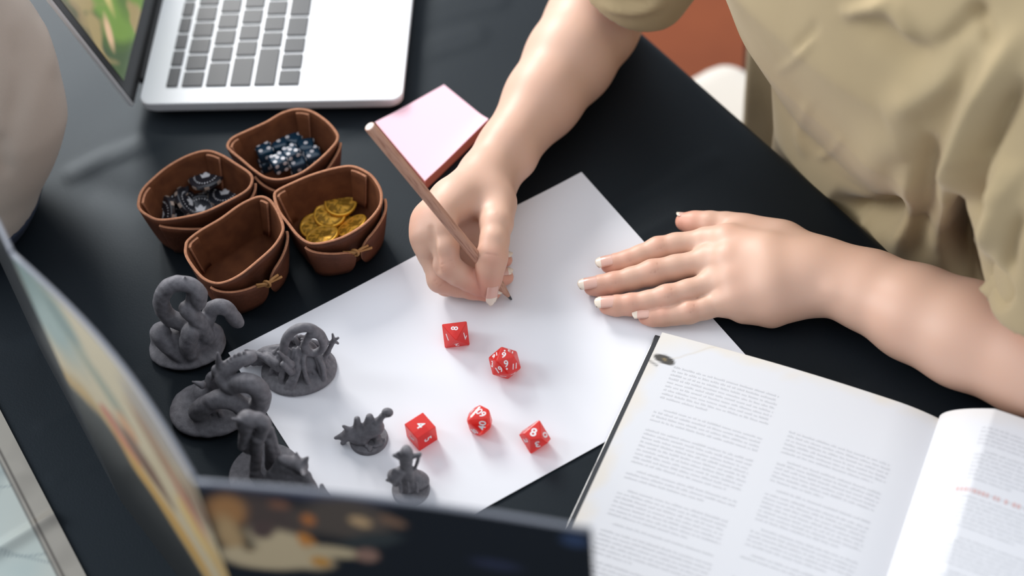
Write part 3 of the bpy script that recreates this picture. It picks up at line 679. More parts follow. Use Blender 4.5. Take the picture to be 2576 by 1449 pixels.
red_die(8, (1147, 845), .0178, (3, 27), [('8', d6(540, 150), (3, -22), 1), ('1', d6(470, 220), (20, -9), 1), ('7', d6(625, 220), (-9, 20), 1), ('2', d6(560, 290), (-20, 3), 1)],
        'red eight-sided die showing 8, nearest the writing hand', .0068, 'eight_sided_die')
red_die(20, (1270, 916), .0125, (24, 5), [('6.', d6(950, 375), (-20, -2), 1), ('9.', d6(985, 455), (20, -3), 1), ('19', d6(925, 512), (20, -8), .95), ('16', d6(872, 390), (-18, 15), .85), ('3', d6(858, 470), (14, 10), .95),
        ('11', d6(1045, 470), (20, -6), .9), ('1', d6(955, 560), (0, 20), .9), ('7', d6(1030, 540), (-10, 18), .85), ('12', d6(1000, 345), (-20, -10), .8)],
        'red twenty-sided die with many white numerals, right of the eight-sided one', .0064, 'twenty_sided_die')
red_die(6, (1060, 1089), .0152, (6, -28), [('4', d6(245, 970), (16, 17), 1), ('5', d6(315, 1085), (8, 20), .9), ('3', d6(180, 1070), (6, 20), .8)],
        'red six-sided die showing 4, leftmost of the lower three', .0085, 'six_sided_die')
red_die(10, (1207, 1061), .0158, (-24, 12), [('60', d6(750, 860), (-18, -15), 1.0), ('40', d6(775, 950), (3, -20), .95), ('80', d6(715, 1005), (20, 0), .9), ('00', d6(675, 865), (14, -15), .5)],
        'red ten-sided die with tens numerals, middle of the lower three', .0068, 'percentile_die', bev=.0018)
red_die(10, (1346, 1102), .0152, (12, -27), [('8', d6(1190, 1022), (20, 4), 1.1), ('0', d6(1285, 1030), (10, 20), 1.0), ('3', d6(1220, 1130), (-20, 4), 1), ('2', d6(1130, 1110), (10, 18), .85), ('1', d6(1140, 970), (14, -15), .8)],
        'red ten-sided die showing single numerals, beside the book', .0080, 'ten_sided_die')

# ------------------------------------------------------------------ open book
def make_book():
    O = P(1648, 848, 0); e1 = P(2374, 1052, .012)*[1, 1, 0]-P(1676, 838, .014)*[1, 1, 0]; wp = np.linalg.norm(e1); e1 /= wp; e2 = np.array([e1[1], -e1[0], 0]); Hb = .287
    t = empty('open_book', tuple(O)); g0 = .0065+wp                      # gutter
    def Wb(s, y, z): return O + e1*s + e2*y + np.array([0, 0, z])
    def zs(s):                                                            # upper page surface across the spread
        s = np.asarray(s, float)
        left = .0135 + .0035*np.sin(np.clip((s-.006)/(g0-.006), 0, 1)*math.pi)**1 - .0035*np.clip((s-g0+.03)/.03, 0, 1)**2
        u = np.clip((s-g0)/.20, 0, 1); right = .0115 + .0265*np.clip(1-(1-u*6.2), 0, 1)**.55*1 - .020*np.clip(u*1.12-.16, 0, 1)**1.3
        return np.where(s <= g0, left, right)
    for nm, s0, s1 in (('front_cover', 0, g0-.004), ('back_cover', g0+.012, 2*g0+.008)):
        V = [Wb(s, y, z) for z in (.0003, .0032) for s, y in ((s0, 0), (s1, 0), (s1, Hb), (s0, Hb))]
        link(nm, bevel(mesh(nm, V, [[0, 1, 2, 3], [7, 6, 5, 4]]+[[i, (i+1) % 4, 4+(i+1) % 4, 4+i] for i in range(4)]), .0007, 2), t, ['cover'])
    V = [Wb(s, y, z) for z in (.0003, .0020) for s, y in ((g0-.0041, .001), (g0+.0121, .001), (g0+.0121, Hb-.001), (g0-.0041, Hb-.001))]
    link('spine', recalc(mesh('spine', V, [[0, 1, 2, 3], [7, 6, 5, 4]]+[[i, (i+1) % 4, 4+(i+1) % 4, 4+i] for i in range(4)])), t, ['cover'])
    def block(nm, sa):
        ys = (.004, Hb-.004); V = []; Fc = []; n = len(sa)
        for y in ys:
            for s in sa: V.append(Wb(s, y, .0033))
            for s in sa: V.append(Wb(s, y, float(zs(s))-.0004))
        for k in range(n-1):
            Fc += [[k, k+1, 2*n+k+1, 2*n+k], [n+k, 3*n+k, 3*n+k+1, n+k+1], [k, n+k, n+k+1, k+1], [2*n+k, 2*n+k+1, 3*n+k+1, 3*n+k]]
        Fc += [[0, 2*n, 3*n, n], [n-1, 2*n-1, 4*n-1, 3*n-1]]
        me = recalc(mesh(nm, V, Fc)); setcol(me, np.tile([.66, .60, .52], (len(V), 1))); link(nm, me, t, ['page'])
    block('page_block', np.linspace(.0065, g0, 24)); block('page_block', g0+.0005+np.linspace(0, 1, 40)**1.6*(g0-.004))
    def page(nm, s0, s1, n, m, pw=1.0):
        s = (s0+(s1-s0)*np.linspace(0, 1, n)**pw)[:, None]; y = np.linspace(.004, Hb-.004, m)[None, :]
        G = O + e1*s[..., None] + e2*y[..., None] + np.zeros((n, m, 1)); G = np.broadcast_to(G, (n, m, 3)).copy(); G[..., 2] = zs(s) + 0*y
        me = gridmesh(nm, G[:, ::-1]); 
        X = np.stack(np.broadcast_arrays(s+0*y, y+0*s), -1)[:, ::-1].reshape(-1, 2); a, b = X[:, 0]-.0065, X[:, 1]-.004; k = vnoise(X, 160, 21)*.006+vnoise(X, 420, 22)*.0015
        d = np.minimum.reduce([a+(0 if s0 < .1 else 1), b, Hb-.008-b]) + k; base = np.array([.65, .65, .675])[None]*np.ones((len(X), 1)); w = np.clip(1-d/.010, 0, 1)[:, None]**1.0
        if s0 < .1:
            w = np.maximum(w, np.clip(1.6-(a*1.3+b*1.7+k*.8)/.030, 0, 1)[:, None]*.9)
            C = base*(1-w*.75)+np.array([.68, .62, .54])*w*.75
            edge = np.exp(-((a*1.3+b*1.7+k*.8-.050)/.0016)**2)[:, None]*(b < .022)[:, None]*.35; C = C*(1-edge)+np.array([.50, .42, .30])*edge
            u, v = (a-.0095+.2*(b-.0215)), (b-.0215-.15*(a-.0095)); q = np.sqrt((u/.0075)**2+(v/.0036)**2)+vnoise(X, 500, 23)*.12
            f = np.clip((1.15-q)*4, 0, 1)[:, None]; C = C*(1-f)+np.array([.055, .05, .045])*f; f = np.clip((.30-q)*5, 0, 1)[:, None]; C = C*(1-f)+np.array([.30, .22, .10])*f
            f = (np.exp(-((b-.0260-.35*(a-.0-.001))/.0009)**2)*(a < .007))[:, None]*.7; C = C*(1-f)+np.array([.08, .08, .08])*f
        else: C = base*(1-w*.3)+np.array([.69, .60, .50])*w*.3
        setcol(me, C); link(nm, me, t, ['page'], True)
    page('left_page', .0065, g0, 150, 240); page('right_page', g0, 2*g0-.004, 120, 160, 1.5)
    # printed lines: groups of small strokes lying on the paper; the words are too small to read in the photograph
    r = random.Random(5)
    def lines(x0, x1, y0, y1, dy, nm='printed_text', m='ink', keep=1.0):
        V = []; Fc = []; y = y0; run = r.randint(5, 9); ind = 0
        while y < y1:
            if run == 0: y += dy*r.choice([.9, .9, 1.8]); run = r.randint(3, 9); ind = .006
            x = x0+ind; ind = 0; xe = x1 if run > 1 else x0+(x1-x0)*r.uniform(.35, .9); run -= 1
            while x < xe:
                for _ in range(r.randint(2, 8)):
                    wd_ = r.uniform(.0006, .0011); hh = dy*r.choice([.30, .34, .46]);
                    if x+wd_ > xe: break
                    o = len(V)
                    for a, b in ((x, y-hh), (x+wd_, y-hh), (x+wd_, y), (x, y)):
                        q = Wb(a, b, 0); q[2] = float(zs(a))+.00012; V.append(q)
                    Fc.append([o, o+3, o+2, o+1]); x += wd_+.00035
                x += .0009
            y += dy
        o = link(nm, mesh(nm, V, Fc), t, [m]); o['kind'] = 'stuff'; return o
    lines(.024, .098, .030, .078, .0033); lines(.024, .098, .084, .160, .0033); lines(.024, .098, .165, .27, .0033)
    lines(.112, .180, .054, .100, .0033); lines(.112, .180, .104, .155, .0033); lines(.112, .180, .168, .27, .0033)
    lines(g0+.028, g0+.092, .020, .064, .0031); lines(g0+.028, g0+.092, .074, .27, .0031); lines(g0+.104, g0+.17, .020, .27, .0031)
    rr = r; o = None
    V = []; Fc = []; x = g0+.024
    while x < g0+.088:
        wd_ = rr.uniform(.0012, .0022); o = len(V)
        for a, b in ((x, .0668), (x+wd_, .0668), (x+wd_, .0700), (x, .0700)):
            q = Wb(a, b, 0); q[2] = float(zs(a))+.00014; V.append(q)
        Fc.append([o, o+3, o+2, o+1]); x += wd_+rr.choice([.0008, .0008, .003])
    o = link('heading', mesh('heading', V, Fc), t, ['ink_red']); o['label'] = 'reddish printed heading'; o['kind'] = 'stuff'
    tag(t, 'open hardcover book with two-column pages, stained corner and one page curling up', 'book')
make_book()

# ------------------------------------------------------------------ standing folding screen and map sheet
def mixc(C, c, f): f = np.clip(f, 0, 1)[:, None]; return C*(1-f)+np.array(c)*f
def blobs(C, X, L, seed, wob=.25):
    nz = vnoise(X, 9, seed)*wob + vnoise(X, 22, seed+1)*wob*.5
    for a, b, ra, rb, ang, col, hard in L:
        dx, dy = X[:, 0]-a, X[:, 1]-b; u = dx*math.cos(ang)+dy*math.sin(ang); v = -dx*math.sin(ang)+dy*math.cos(ang)
        C = mixc(C, col, (1+nz-np.sqrt((u/ra)**2+(v/rb)**2))*hard)
    return C
def make_screen():
    hs = .255; tops = [P(-190, 230, hs), P(33, 640, hs), P(492, 1212, hs), P(1489, 1334, hs)]
    t = empty('folding_screen', (tops[2][0], tops[2][1], 0)); th = .0022
    for k in range(3):
        a, b = tops[k]*[1, 1, 0], tops[k+1]*[1, 1, 0]; L = np.linalg.norm(b-a); e = (b-a)/L; nr = np.array([e[1], -e[0], 0])
        if nr.dot(CAM-a) < 0 and k != 1: nr = -nr
        if k == 1: nr = nr if nr[0] < 0 else -nr
        n, m = 130, 130; s = np.linspace(.0008, 1-.0008, n)[:, None]; z = np.linspace(0.0005, 1, m)[None, :]; bow = (.0075 if k == 1 else .0022)*np.sin(s*math.pi)*z**1.5
        sag = (.0015*np.sin(s*math.pi) if k == 2 else 0)
        def surf(off): 
            G = a + e*(L*s)[..., None] + nr*(off-bow)[..., None] + np.zeros((n, m, 1)); G[..., 2] = z*(hs+sag) + 0*s; return G
        G0, G1 = surf(th/2+.0002), surf(-th/2); X = np.stack(np.broadcast_arrays(s+0*z, z+0*s), -1).reshape(-1, 2)      # x along, y up (1 = top)
        p = link('panel', gridmesh('panel', surf(0*s+0)), t, ['board_dark'], True); md = p.modifiers.new('t', 'SOLIDIFY'); md.thickness = th; md.offset = 0
        me = gridmesh('printed_face', G0 if True else G1)
        if k == 2:
            C = np.tile([.010, .012, .016], (len(X), 1)); pb = lambda x, y: ((x-495)/1000, 1-(y-1210-.12*(x-495))/790)
            L = [((740, 1215), .34, .075, -.0, (.055, .056, .085), 2.5), ((650, 1300), .15, .10, 0, (.065, .048, .042), 2.5), ((860, 1320), .16, .085, 0, (.075, .060, .050), 2.5), ((560, 1290), .065, .09, -.6, (.30, .15, .06), 2.2), ((540, 1360), .05, .10, 0, (.36, .24, .12), 2.2),
                 ((690, 1400), .14, .065, -.45, (.44, .35, .22), 3), ((600, 1430), .13, .05, 0, (.44, .35, .22), 3), ((635, 1345), .05, .035, .8, (.075, .05, .045), 3), ((578, 1405), .022, .012, 0, (.16, .11, .06), 3), ((768, 1318), .022, .024, 0, (.36, .13, .04), 3),
                 ((748, 1385), .022, .040, .3, (.42, .17, .04), 3), ((905, 1325), .032, .018, -.2, (.42, .28, .15), 3), ((995, 1325), .045, .018, -.3, (.17, .10, .065), 3), ((700, 1275), .04, .02, 0, (.17, .08, .05), 3), ((820, 1415), .09, .025, 0, (.40, .32, .20), 3),
                 ((905, 1425), .045, .035, .3, (.22, .13, .10), 3), ((770, 1445), .03, .02, 0, (.42, .20, .04), 3), ((930, 1380), .12, .03, .3, (.03, .036, .038), 2.5), ((1450, 1355), .055, .035, 0, (.03, .048, .10), 2.5), ((1250, 1440), .10, .03, 0, (.022, .026, .05), 2)]
            C = blobs(C, X, [(*pb(*q[0]), *q[1:]) for q in L], 31)
        elif k == 1:
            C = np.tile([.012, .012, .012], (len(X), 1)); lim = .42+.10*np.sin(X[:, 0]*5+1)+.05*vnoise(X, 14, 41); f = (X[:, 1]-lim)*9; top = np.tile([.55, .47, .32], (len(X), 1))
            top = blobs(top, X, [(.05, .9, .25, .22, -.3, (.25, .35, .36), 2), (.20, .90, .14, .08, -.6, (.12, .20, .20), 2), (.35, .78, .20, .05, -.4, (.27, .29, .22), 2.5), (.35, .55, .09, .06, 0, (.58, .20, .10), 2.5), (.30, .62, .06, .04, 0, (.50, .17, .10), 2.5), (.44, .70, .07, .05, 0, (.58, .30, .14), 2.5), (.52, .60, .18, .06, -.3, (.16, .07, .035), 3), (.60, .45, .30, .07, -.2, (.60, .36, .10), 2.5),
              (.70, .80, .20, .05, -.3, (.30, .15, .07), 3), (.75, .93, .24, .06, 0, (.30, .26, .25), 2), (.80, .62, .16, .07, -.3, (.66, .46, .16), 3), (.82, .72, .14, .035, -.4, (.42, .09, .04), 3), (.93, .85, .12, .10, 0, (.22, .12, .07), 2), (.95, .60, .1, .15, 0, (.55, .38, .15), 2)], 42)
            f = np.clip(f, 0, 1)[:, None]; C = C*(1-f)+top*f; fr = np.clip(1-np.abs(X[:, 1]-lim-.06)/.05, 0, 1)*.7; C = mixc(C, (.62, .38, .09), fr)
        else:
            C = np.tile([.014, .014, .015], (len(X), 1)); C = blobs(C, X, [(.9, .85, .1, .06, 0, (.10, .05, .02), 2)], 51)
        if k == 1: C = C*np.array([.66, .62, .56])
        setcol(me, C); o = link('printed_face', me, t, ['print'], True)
        if k == 2: o['label'] = 'front panel print, orange and cream shapes fading to dark navy'
        if k == 1: o['label'] = 'left panel print, cream and orange band above black'
        V, Fc = tube([G0[i, -1]*.5+G1[i, -1]*.5+np.array([0, 0, .0003]) for i in range(0, n, 6)]+[G0[-1, -1]*.5+G1[-1, -1]*.5+np.array([0, 0, .0003])], th*.62, 8); o = link('top_edge', mesh('top_edge', V, Fc), t, ['board_edge'], True)
    tag(t, 'folding screen of printed boards standing in the near left corner', 'screen')
make_screen()

def make_map():
    a, b = P(0, 1030), P(217, 1449); e = b-a; e /= np.linalg.norm(e); q = np.array([e[1], -e[0], 0]); q = q if q[0] < 0 else -q
    n, m = 130, 200; s = np.linspace(0, .20, n)[:, None]; y = np.linspace(-.05, .26, m)[None, :]
    G = a + q*s[..., None] + e*y[..., None] + np.zeros((n, m, 1)); G = np.broadcast_to(G, (n, m, 3)).copy(); yf = float((P(130, 1310)-a)@e)
    G[..., 2] = .0026 + .0042*np.exp(-((y-yf-.10*s)/.0045)**2) + 0*s
    me = gridmesh('map_sheet', G); X = np.stack(np.broadcast_arrays(s+0*y, y+0*s), -1).reshape(-1, 2); S = X[:, 0]
    C = np.tile([.36, .40, .38], (len(X), 1)); n1 = vnoise(X, 28, 61); C = mixc(C, (.46, .45, .38), n1*.8+.2); C = mixc(C, (.28, .36, .36), vnoise(X, 50, 62)-.2)
    for sd in (63, 64, 65): C = mixc(C, (.12, .16, .17), (1-np.abs(vnoise(X, 34, sd))/.035)*.5)
    bd = S < .0155; C[bd] = mixc(np.tile([.27, .25, .215], (bd.sum(), 1)), (.19, .175, .15), vnoise(X[bd], 130, 66)+.2)
    for c_ in (.0125, .0158): C = mixc(C, (.07, .06, .05), (1-np.abs(S-c_)/.0009)*1.2)
    setcol(me, C); o = link('map_sheet', me, None, ['mapm'], True); md = o.modifiers.new('t', 'SOLIDIFY'); md.thickness = .0020; md.offset = -1; md = o.modifiers.new('e', 'EDGE_SPLIT'); md.split_angle = .8
    tag(o, 'glossy pale blue map sheet with brown ruled border in the lower left corner', 'map')
make_map()

def make_bag():
    base = P(60, 330)*[1, 1, 0]; s = Sdf([-.68, -.06, -.002], [-.27, .42, .34], .004)
    # tall soft bag whose right side bulges towards the laptop
    pts = [P(-130, 470, .040), P(-150, 300, .090), P(-210, 150, .140), P(-260, 30, .19)]
    for i in range(3): s.add([pts[i], pts[i+1]], [[.055, .082, .082, .065][i], [.055, .082, .082, .065][i+1]], k=.03)
    s.add([P(-120, 500, .03), P(-240, 430, .05)], [.045, .07], k=.03)
    s.floor(.001); V, Fq = s.mesh(); V = smooth_v(V, Fq, 3); Nn = vnormals(V, Fq)
    V = stroke_disp(V, Nn, [([(30, 60), (60, 200), (20, 380)], 30, -.004), ([(110, 30), (140, 200)], 18, .003), ([(0, 330), (20, 450)], 20, -.004)])
    me = fastmesh('body', V, Fq); c = V.mean(0); t = empty('canvas_bag', (c[0], c[1], 0)); link('body', me, t, ['bag'], True)
    me2 = fastmesh('base_trim', V + np.where((V[:, 2] < .022)[:, None], Nn*.0012, -Nn*.004), Fq); link('base_trim', me2, t, ['navy'], True)
    tag(t, 'bulging cream cloth bag with navy base at the left edge, behind the screen', 'bag')
make_bag()

# ------------------------------------------------------------------ grey resin miniatures
def c4(x, y): return (360+x/2.498, 680+y/2.498)
def c5(x, y): return (780+x/4.674, 980+y/4.674)
def mini(name, s, label, parts=None, base=None, rough=.0006, sd=1, it=1):
    s.floor(.0010); V, Fq = s.mesh(); V = smooth_v(V, Fq, it); Nn = vnormals(V, Fq)
    V = V + Nn*(rough*vnoise(V, 420, sd)*(V[:, 2] > .002))[:, None]
    V[:, 2] = np.maximum(V[:, 2], .0005); me = fastmesh('figure', V, Fq)
    c = V.mean(0); t = empty(name, (c[0], c[1], 0)); link('figure', me, t, ['grey_resin'], True)
    if base:
        bc, br, bh = base; n = 48; V2 = []; prof = [(1, .0008), (1.0, bh*.5), (.96, bh), (.85, bh)]; Fc = []
        for q, z in prof: V2 += [[bc[0]+br*q*math.cos(2*math.pi*i/n), bc[1]+br*q*math.sin(2*math.pi*i/n), z] for i in range(n)]
        for k in range(3): Fc += [[k*n+i, k*n+(i+1) % n, (k+1)*n+(i+1) % n, (k+1)*n+i] for i in range(n)]
        Fc += [list(range(n))[::-1], [3*n+i for i in range(n)]]; link('round_base', mesh('round_base', V2, Fc), t, ['grey_resin'])
    return tag(t, label, 'figurine')
def YP(L, y0, f, dz=None):                       # list of picture points standing in the vertical plane y = y0 (+ per point offset)
    return [PY(*f(p[0], p[1]), y0+(p[2]*.001 if len(p) > 2 else 0)) for p in L]

def hydra():
    y0 = P(*c4(300, 480))[1]; c = P(*c4(280, 470)); s = Sdf([c[0]-.045, c[1]-.035, -.002], [c[0]+.050, c[1]+.035, .085], .0007)
    for p, r in [((130, 400), .0085), ((230, 450), .010), ((330, 440), .011), ((400, 410), .010), ((280, 350), .0075)]:
        q = P(*c4(*p), .012); s.ell(q, [r*1.2, r, r*1.2], k=.004)
    s.ell(P(*c4(280, 480), .004), [.027, .020, .006], k=.005)
    L = catmull(YP([(330, 370, -4), (240, 330, -3), (160, 290, 0), (118, 220, 0), (125, 140, 0), (190, 90, 0), (270, 85, 0), (335, 120, -2), (350, 190, -4)], y0, c4), 6); n = len(L); s.add(L, [.0052-.0006*i/n for i in range(n)], .003)
    s.add(YP([(345, 150, -3), (350, 210, -5)], y0, c4), [.0062, .0045], .002); s.add(YP([(265, 70, 0), (262, 40, 0)], y0, c4), [.0016, .0006], .001)
    s.add(YP([(300, 80, 0), (290, 200, -4)], y0, c4), [.002, .0025], .002)
    L = catmull(YP([(390, 330, 0), (430, 250, 0), (490, 228, 0), (545, 262, 0), (585, 320, 0)], y0, c4), 6); n = len(L); s.add(L, [.0050-.001*i/n for i in range(n)], .003)
    s.add(YP([(560, 280, 0), (600, 330, -2)], y0, c4), [.0048, .0040], .002)
    L = catmull(YP([(270, 240, -6), (320, 290, -8), (370, 350, -8), (400, 420, -8)], y0, c4), 5); s.add(L, [.005]*len(L), .003)
    L = catmull(YP([(300, 380, -12), (285, 460, -14), (300, 530, -14)], y0, c4), 5); s.add(L, [.0055]*len(L), .002)
    L = catmull(YP([(120, 380, -4), (110, 420, -8), (190, 500, -12), (260, 540, -14)], y0, c4), 5); s.add(L, [.0055]*len(L), .002)
    mini('serpent_miniature', s, 'grey coiled many-necked serpent figurine in front of the empty leather tray', sd=2)
hydra()
def mound():
    c = P(*c4(985, 640)); s = Sdf([c[0]-.062, c[1]-.032, -.002], [c[0]+.040, c[1]+.034, .062], .00055); r = random.Random(3)
    s.ell([c[0], c[1], .003], [.0265, .022, .006], k=.003); s.ell([c[0]+.002, c[1]+.002, .010], [.015, .012, .013], k=.002)
    for k in range(60):                         # bundled tendrils standing on the rock
        a = r.uniform(0, 6.28); q = r.uniform(.3, 1)**.6; b = np.array([c[0]+.024*q*math.cos(a), c[1]+.019*q*math.sin(a), .004]); t_ = np.array([c[0]+.011*q*math.cos(a+.7)-.001, c[1]+.009*q*math.sin(a+.7)+.003, .034-.012*q+r.uniform(-.004, .004)])
        m = (b+t_)/2+np.array([r.uniform(-.004, .004), r.uniform(-.004, .004), .004]); L = catmull([b, m, t_], 5); s.add(L, [.0017-.0008*i/len(L) for i in range(len(L))], .0003)
    for k in range(20):                         # swept tendrils running out to the left
        d = r.uniform(-1, 1); b = np.array([c[0]-.012, c[1]+.010*d, .010+r.uniform(0, .014)]); e_ = PY(*c4(640+r.uniform(0, 130), 560+d*55*1+r.uniform(-15, 25)), c[1]+.008); e_[2] = max(e_[2], .003)
        L = catmull([b, (b+e_)/2+np.array([0, 0, .005]), e_], 5); s.add(L, [.0022-.0012*i/len(L) for i in range(len(L))], .001)
    y0 = c[1]
    L = catmull(YP([(1000, 560, -2), (1030, 430, -2), (1080, 400, -2), (1130, 450, -2), (1120, 500, -2), (1050, 520, -2), (1010, 470, -2)], y0, c4), 5); s.add(L, [.0020]*len(L), .001)
    L = catmull(YP([(880, 520, -3), (900, 430, -2), (960, 370, 0), (1040, 360, 0), (1110, 400, 0), (1140, 460, 0)], y0, c4), 5); s.add(L, [.0026]*len(L), .001)
    s.add(YP([(1130, 560, 0), (1160, 510, 0), (1200, 440, 0)], y0, c4), [.0026, .0018, .0016], .001)
    for e_ in ((1190, 400), (1225, 425), (1225, 460), (1175, 450)): s.add(YP([(1198, 440, 0), (e_[0], e_[1], 0)], y0, c4), [.0014, .0008], .0008)
    s.add(YP([(850, 515, -12), (900, 560, -12), (930, 590, -12)], y0, c4), [.0012, .0018, .0028], .001)
    s.add(YP([(880, 590, -14), (930, 640, -14)], y0, c4), [.0022, .0026], .001)
    mini('tentacle_miniature', s, 'grey tentacled mound figurine standing on the left corner of the paper', sd=5, rough=.0003, it=0)
mound()
def dragon():
    c = P(*c4(500, 880)); y0 = c[1]; s = Sdf([c[0]-.060, c[1]-.040, -.002], [c[0]+.052, c[1]+.036, .085], .0007)
    s.ell([c[0]-.006, c[1], .004], [.030, .024, .007], k=.003); s.ell(PY(*c4(430, 810), y0+.008), [.015, .010, .015], k=.003)
    s.ell(PY(*c4(400, 900), y0-.002), [.015, .010, .007], k=.003); s.ell(PY(*c4(470, 710), y0+.010), [.009, .007, .013], k=.003)
    L = catmull(YP([(680, 545, 2), (600, 570, 0), (535, 615, -2), (508, 670, -4), (550, 722, -8), (640, 705, -12), (715, 735, -14), (745, 805, -15), (705, 875, -15), (630, 860, -14), (560, 815, -13), (470, 810, -12), (390, 850, -11), (345, 890, -10)], y0, c4), 6); n = len(L)
    s.add(L, [.0034+.0024*min(1, i/(n*.35)) for i in range(n)], .0008)
    for k in range(3, n-4, 2):                   # small scutes along the back
        q = L[k]+np.array([0, .001, .0056]); s.ell(q, [.0012, .0012, .0014], k=.0006)
    for a, b in (((480, 610), (470, 520)), ((370, 720), (310, 700)), ((320, 910), (262, 858)), ((460, 620), (430, 690)), ((470, 940), (430, 985))): s.add(YP([(*a, 0), (*b, 0)], y0, c4), [.0030, .0010], .002)
    for e_ in ((490, 1020), (530, 1045), (560, 1000), (590, 970), (480, 900), (455, 1015)): s.add(YP([(525, 960, -10), (e_[0], e_[1], -12)], y0, c4), [.0024, .0013], .001)
    s.add(YP([(450, 880, -8), (525, 960, -10)], y0, c4), [.0035, .0026], .001)
    s.add(YP([(280, 880, -2), (360, 940, -6), (460, 1010, -10)], y0, c4), [.0022, .0045, .0040], .002)
    mini('dragon_miniature', s, 'grey dragon figurine with S-shaped serpentine neck, between the two tall ones', sd=8)
dragon()
def robed():
    c = P(*c4(770, 1290)); y0 = c[1]; s = Sdf([c[0]-.032, c[1]-.048, -.002], [c[0]+.062, c[1]+.028, .100], .0006)
    for p, q, r0, r1, dy in [((660, 1120), (640, 960), .0045, .006, 0), ((700, 1290), (720, 1060), .0040, .0045, -4), ((730, 1050), (760, 960), .005, .0045, -2), ((800, 1230), (790, 1000), .0042, .0034, 2),
                              ((650, 950), (720, 935), .0055, .0055, 0), ((740, 1330), (890, 1230), .0030, .0036, -6), ((740, 1330), (700, 1270), .005, .004, -6), ((850, 1200), (800, 1000), .004, .0025, 2), ((780, 1060), (830, 1200), .003, .003, 0)]:
        s.add(YP([(p[0], p[1], dy), (q[0], q[1], dy)], y0, c4), [r0*.9, r1*.85], .0012)
    s.ell(PY(*c4(650, 935), y0), [.0065, .006, .0065], k=.003); s.ell(PY(*c4(755, 960), y0), [.0055, .005, .006], k=.003)
    for e_ in ((590, 960), (560, 935), (610, 1000)): s.add(YP([(645, 945, -2), (e_[0], e_[1], -4)], y0, c4), [.0030, .0012], .001)
    for e_ in ((640, 1040), (620, 1110)): s.add(YP([(650, 980, -2), (e_[0], e_[1], -4)], y0, c4), [.0042, .0030], .001)
    # cape membrane spread to the right
    A = P(*c4(870, 1185), .040); Bc = P(*c4(1090, 1400), .010); Cc = P(*c4(740, 1400), .014); Dc = P(*c4(975, 1215), .034)
    for k in np.linspace(0, 1, 24):
        a = A*(1-k)+Dc*k; b = Cc*(1-k)+Bc*k; s.add([a, (a+b)/2+np.array([0, .002, 0]), b], [.0022, .0022, .0026], .0022)
    for a, b, z in (((960, 1205), (962, 1150), .034), ((990, 1230), (1035, 1175), .032), ((995, 1240), (1010, 1290), .030), ((1135, 1420), (1122, 1350), .012)): s.add([P(*c4(*a), z), P(*c4(*b), z+.006)], [.0042, .0010], .002)
    s.add([P(*c4(1070, 1410), .008), P(*c4(1140, 1430), .010)], [.003, .004], .002)
    mini('robed_miniature', s, 'tall grey winged figurine on round base, nearest the folding screen', base=((c[0], c[1]), .0245, .0035), sd=11)
robed()
def small_beast():
    c = P(*c5(695, 600)); y0 = c[1]; s = Sdf([c[0]-.034, c[1]-.020, -.002], [c[0]+.026, c[1]+.022, .050], .0006)
    for p, q, r0, r1, dy in [((560, 540), (780, 440), .0060, .0055, 0), ((560, 540), (470, 520), .0058, .0042, 0), ((470, 520), (300, 570), .0038, .0012, 0), ((440, 520), (365, 670), .0030, .0013, -1), ((470, 480), (390, 430), .0024, .0011, 0),
                              ((560, 460), (550, 345), .0035, .0022, 2), ((690, 420), (700, 325), .0040, .0025, 2), ((800, 380), (850, 310), .0030, .0018, 0), ((850, 310), (900, 280), .0018, .0020, 0), ((640, 560), (640, 640), .0036, .0030, -2),
                              ((760, 500), (800, 600), .0036, .0024, 0), ((620, 600), (560, 680), .0028, .0022, -4)]: s.add(YP([(p[0], p[1], dy), (q[0], q[1], dy)], y0, c5), [r0, r1], .002)
    q = PY(*c5(910, 270), y0); s.ell(q, [.0040, .0030, .0038], k=.001); s.ell(q, [.0015, .006, .0014], k=.0006, cut=True)
    r = random.Random(2)
    for k in range(16): a = r.uniform(0, 6.28); d = .0105*math.sqrt(r.random()); s.ell([c[0]+d*math.cos(a), c[1]+d*math.sin(a), .0045], [r.uniform(.0012, .003), r.uniform(.0012, .003), .0014], k=.0004)
    mini('beast_miniature', s, 'small grey beast figurine on round base, standing on the paper left of the six-sided die', base=((c[0], c[1]), .0130, .0042), sd=14, rough=.0003)
small_beast()
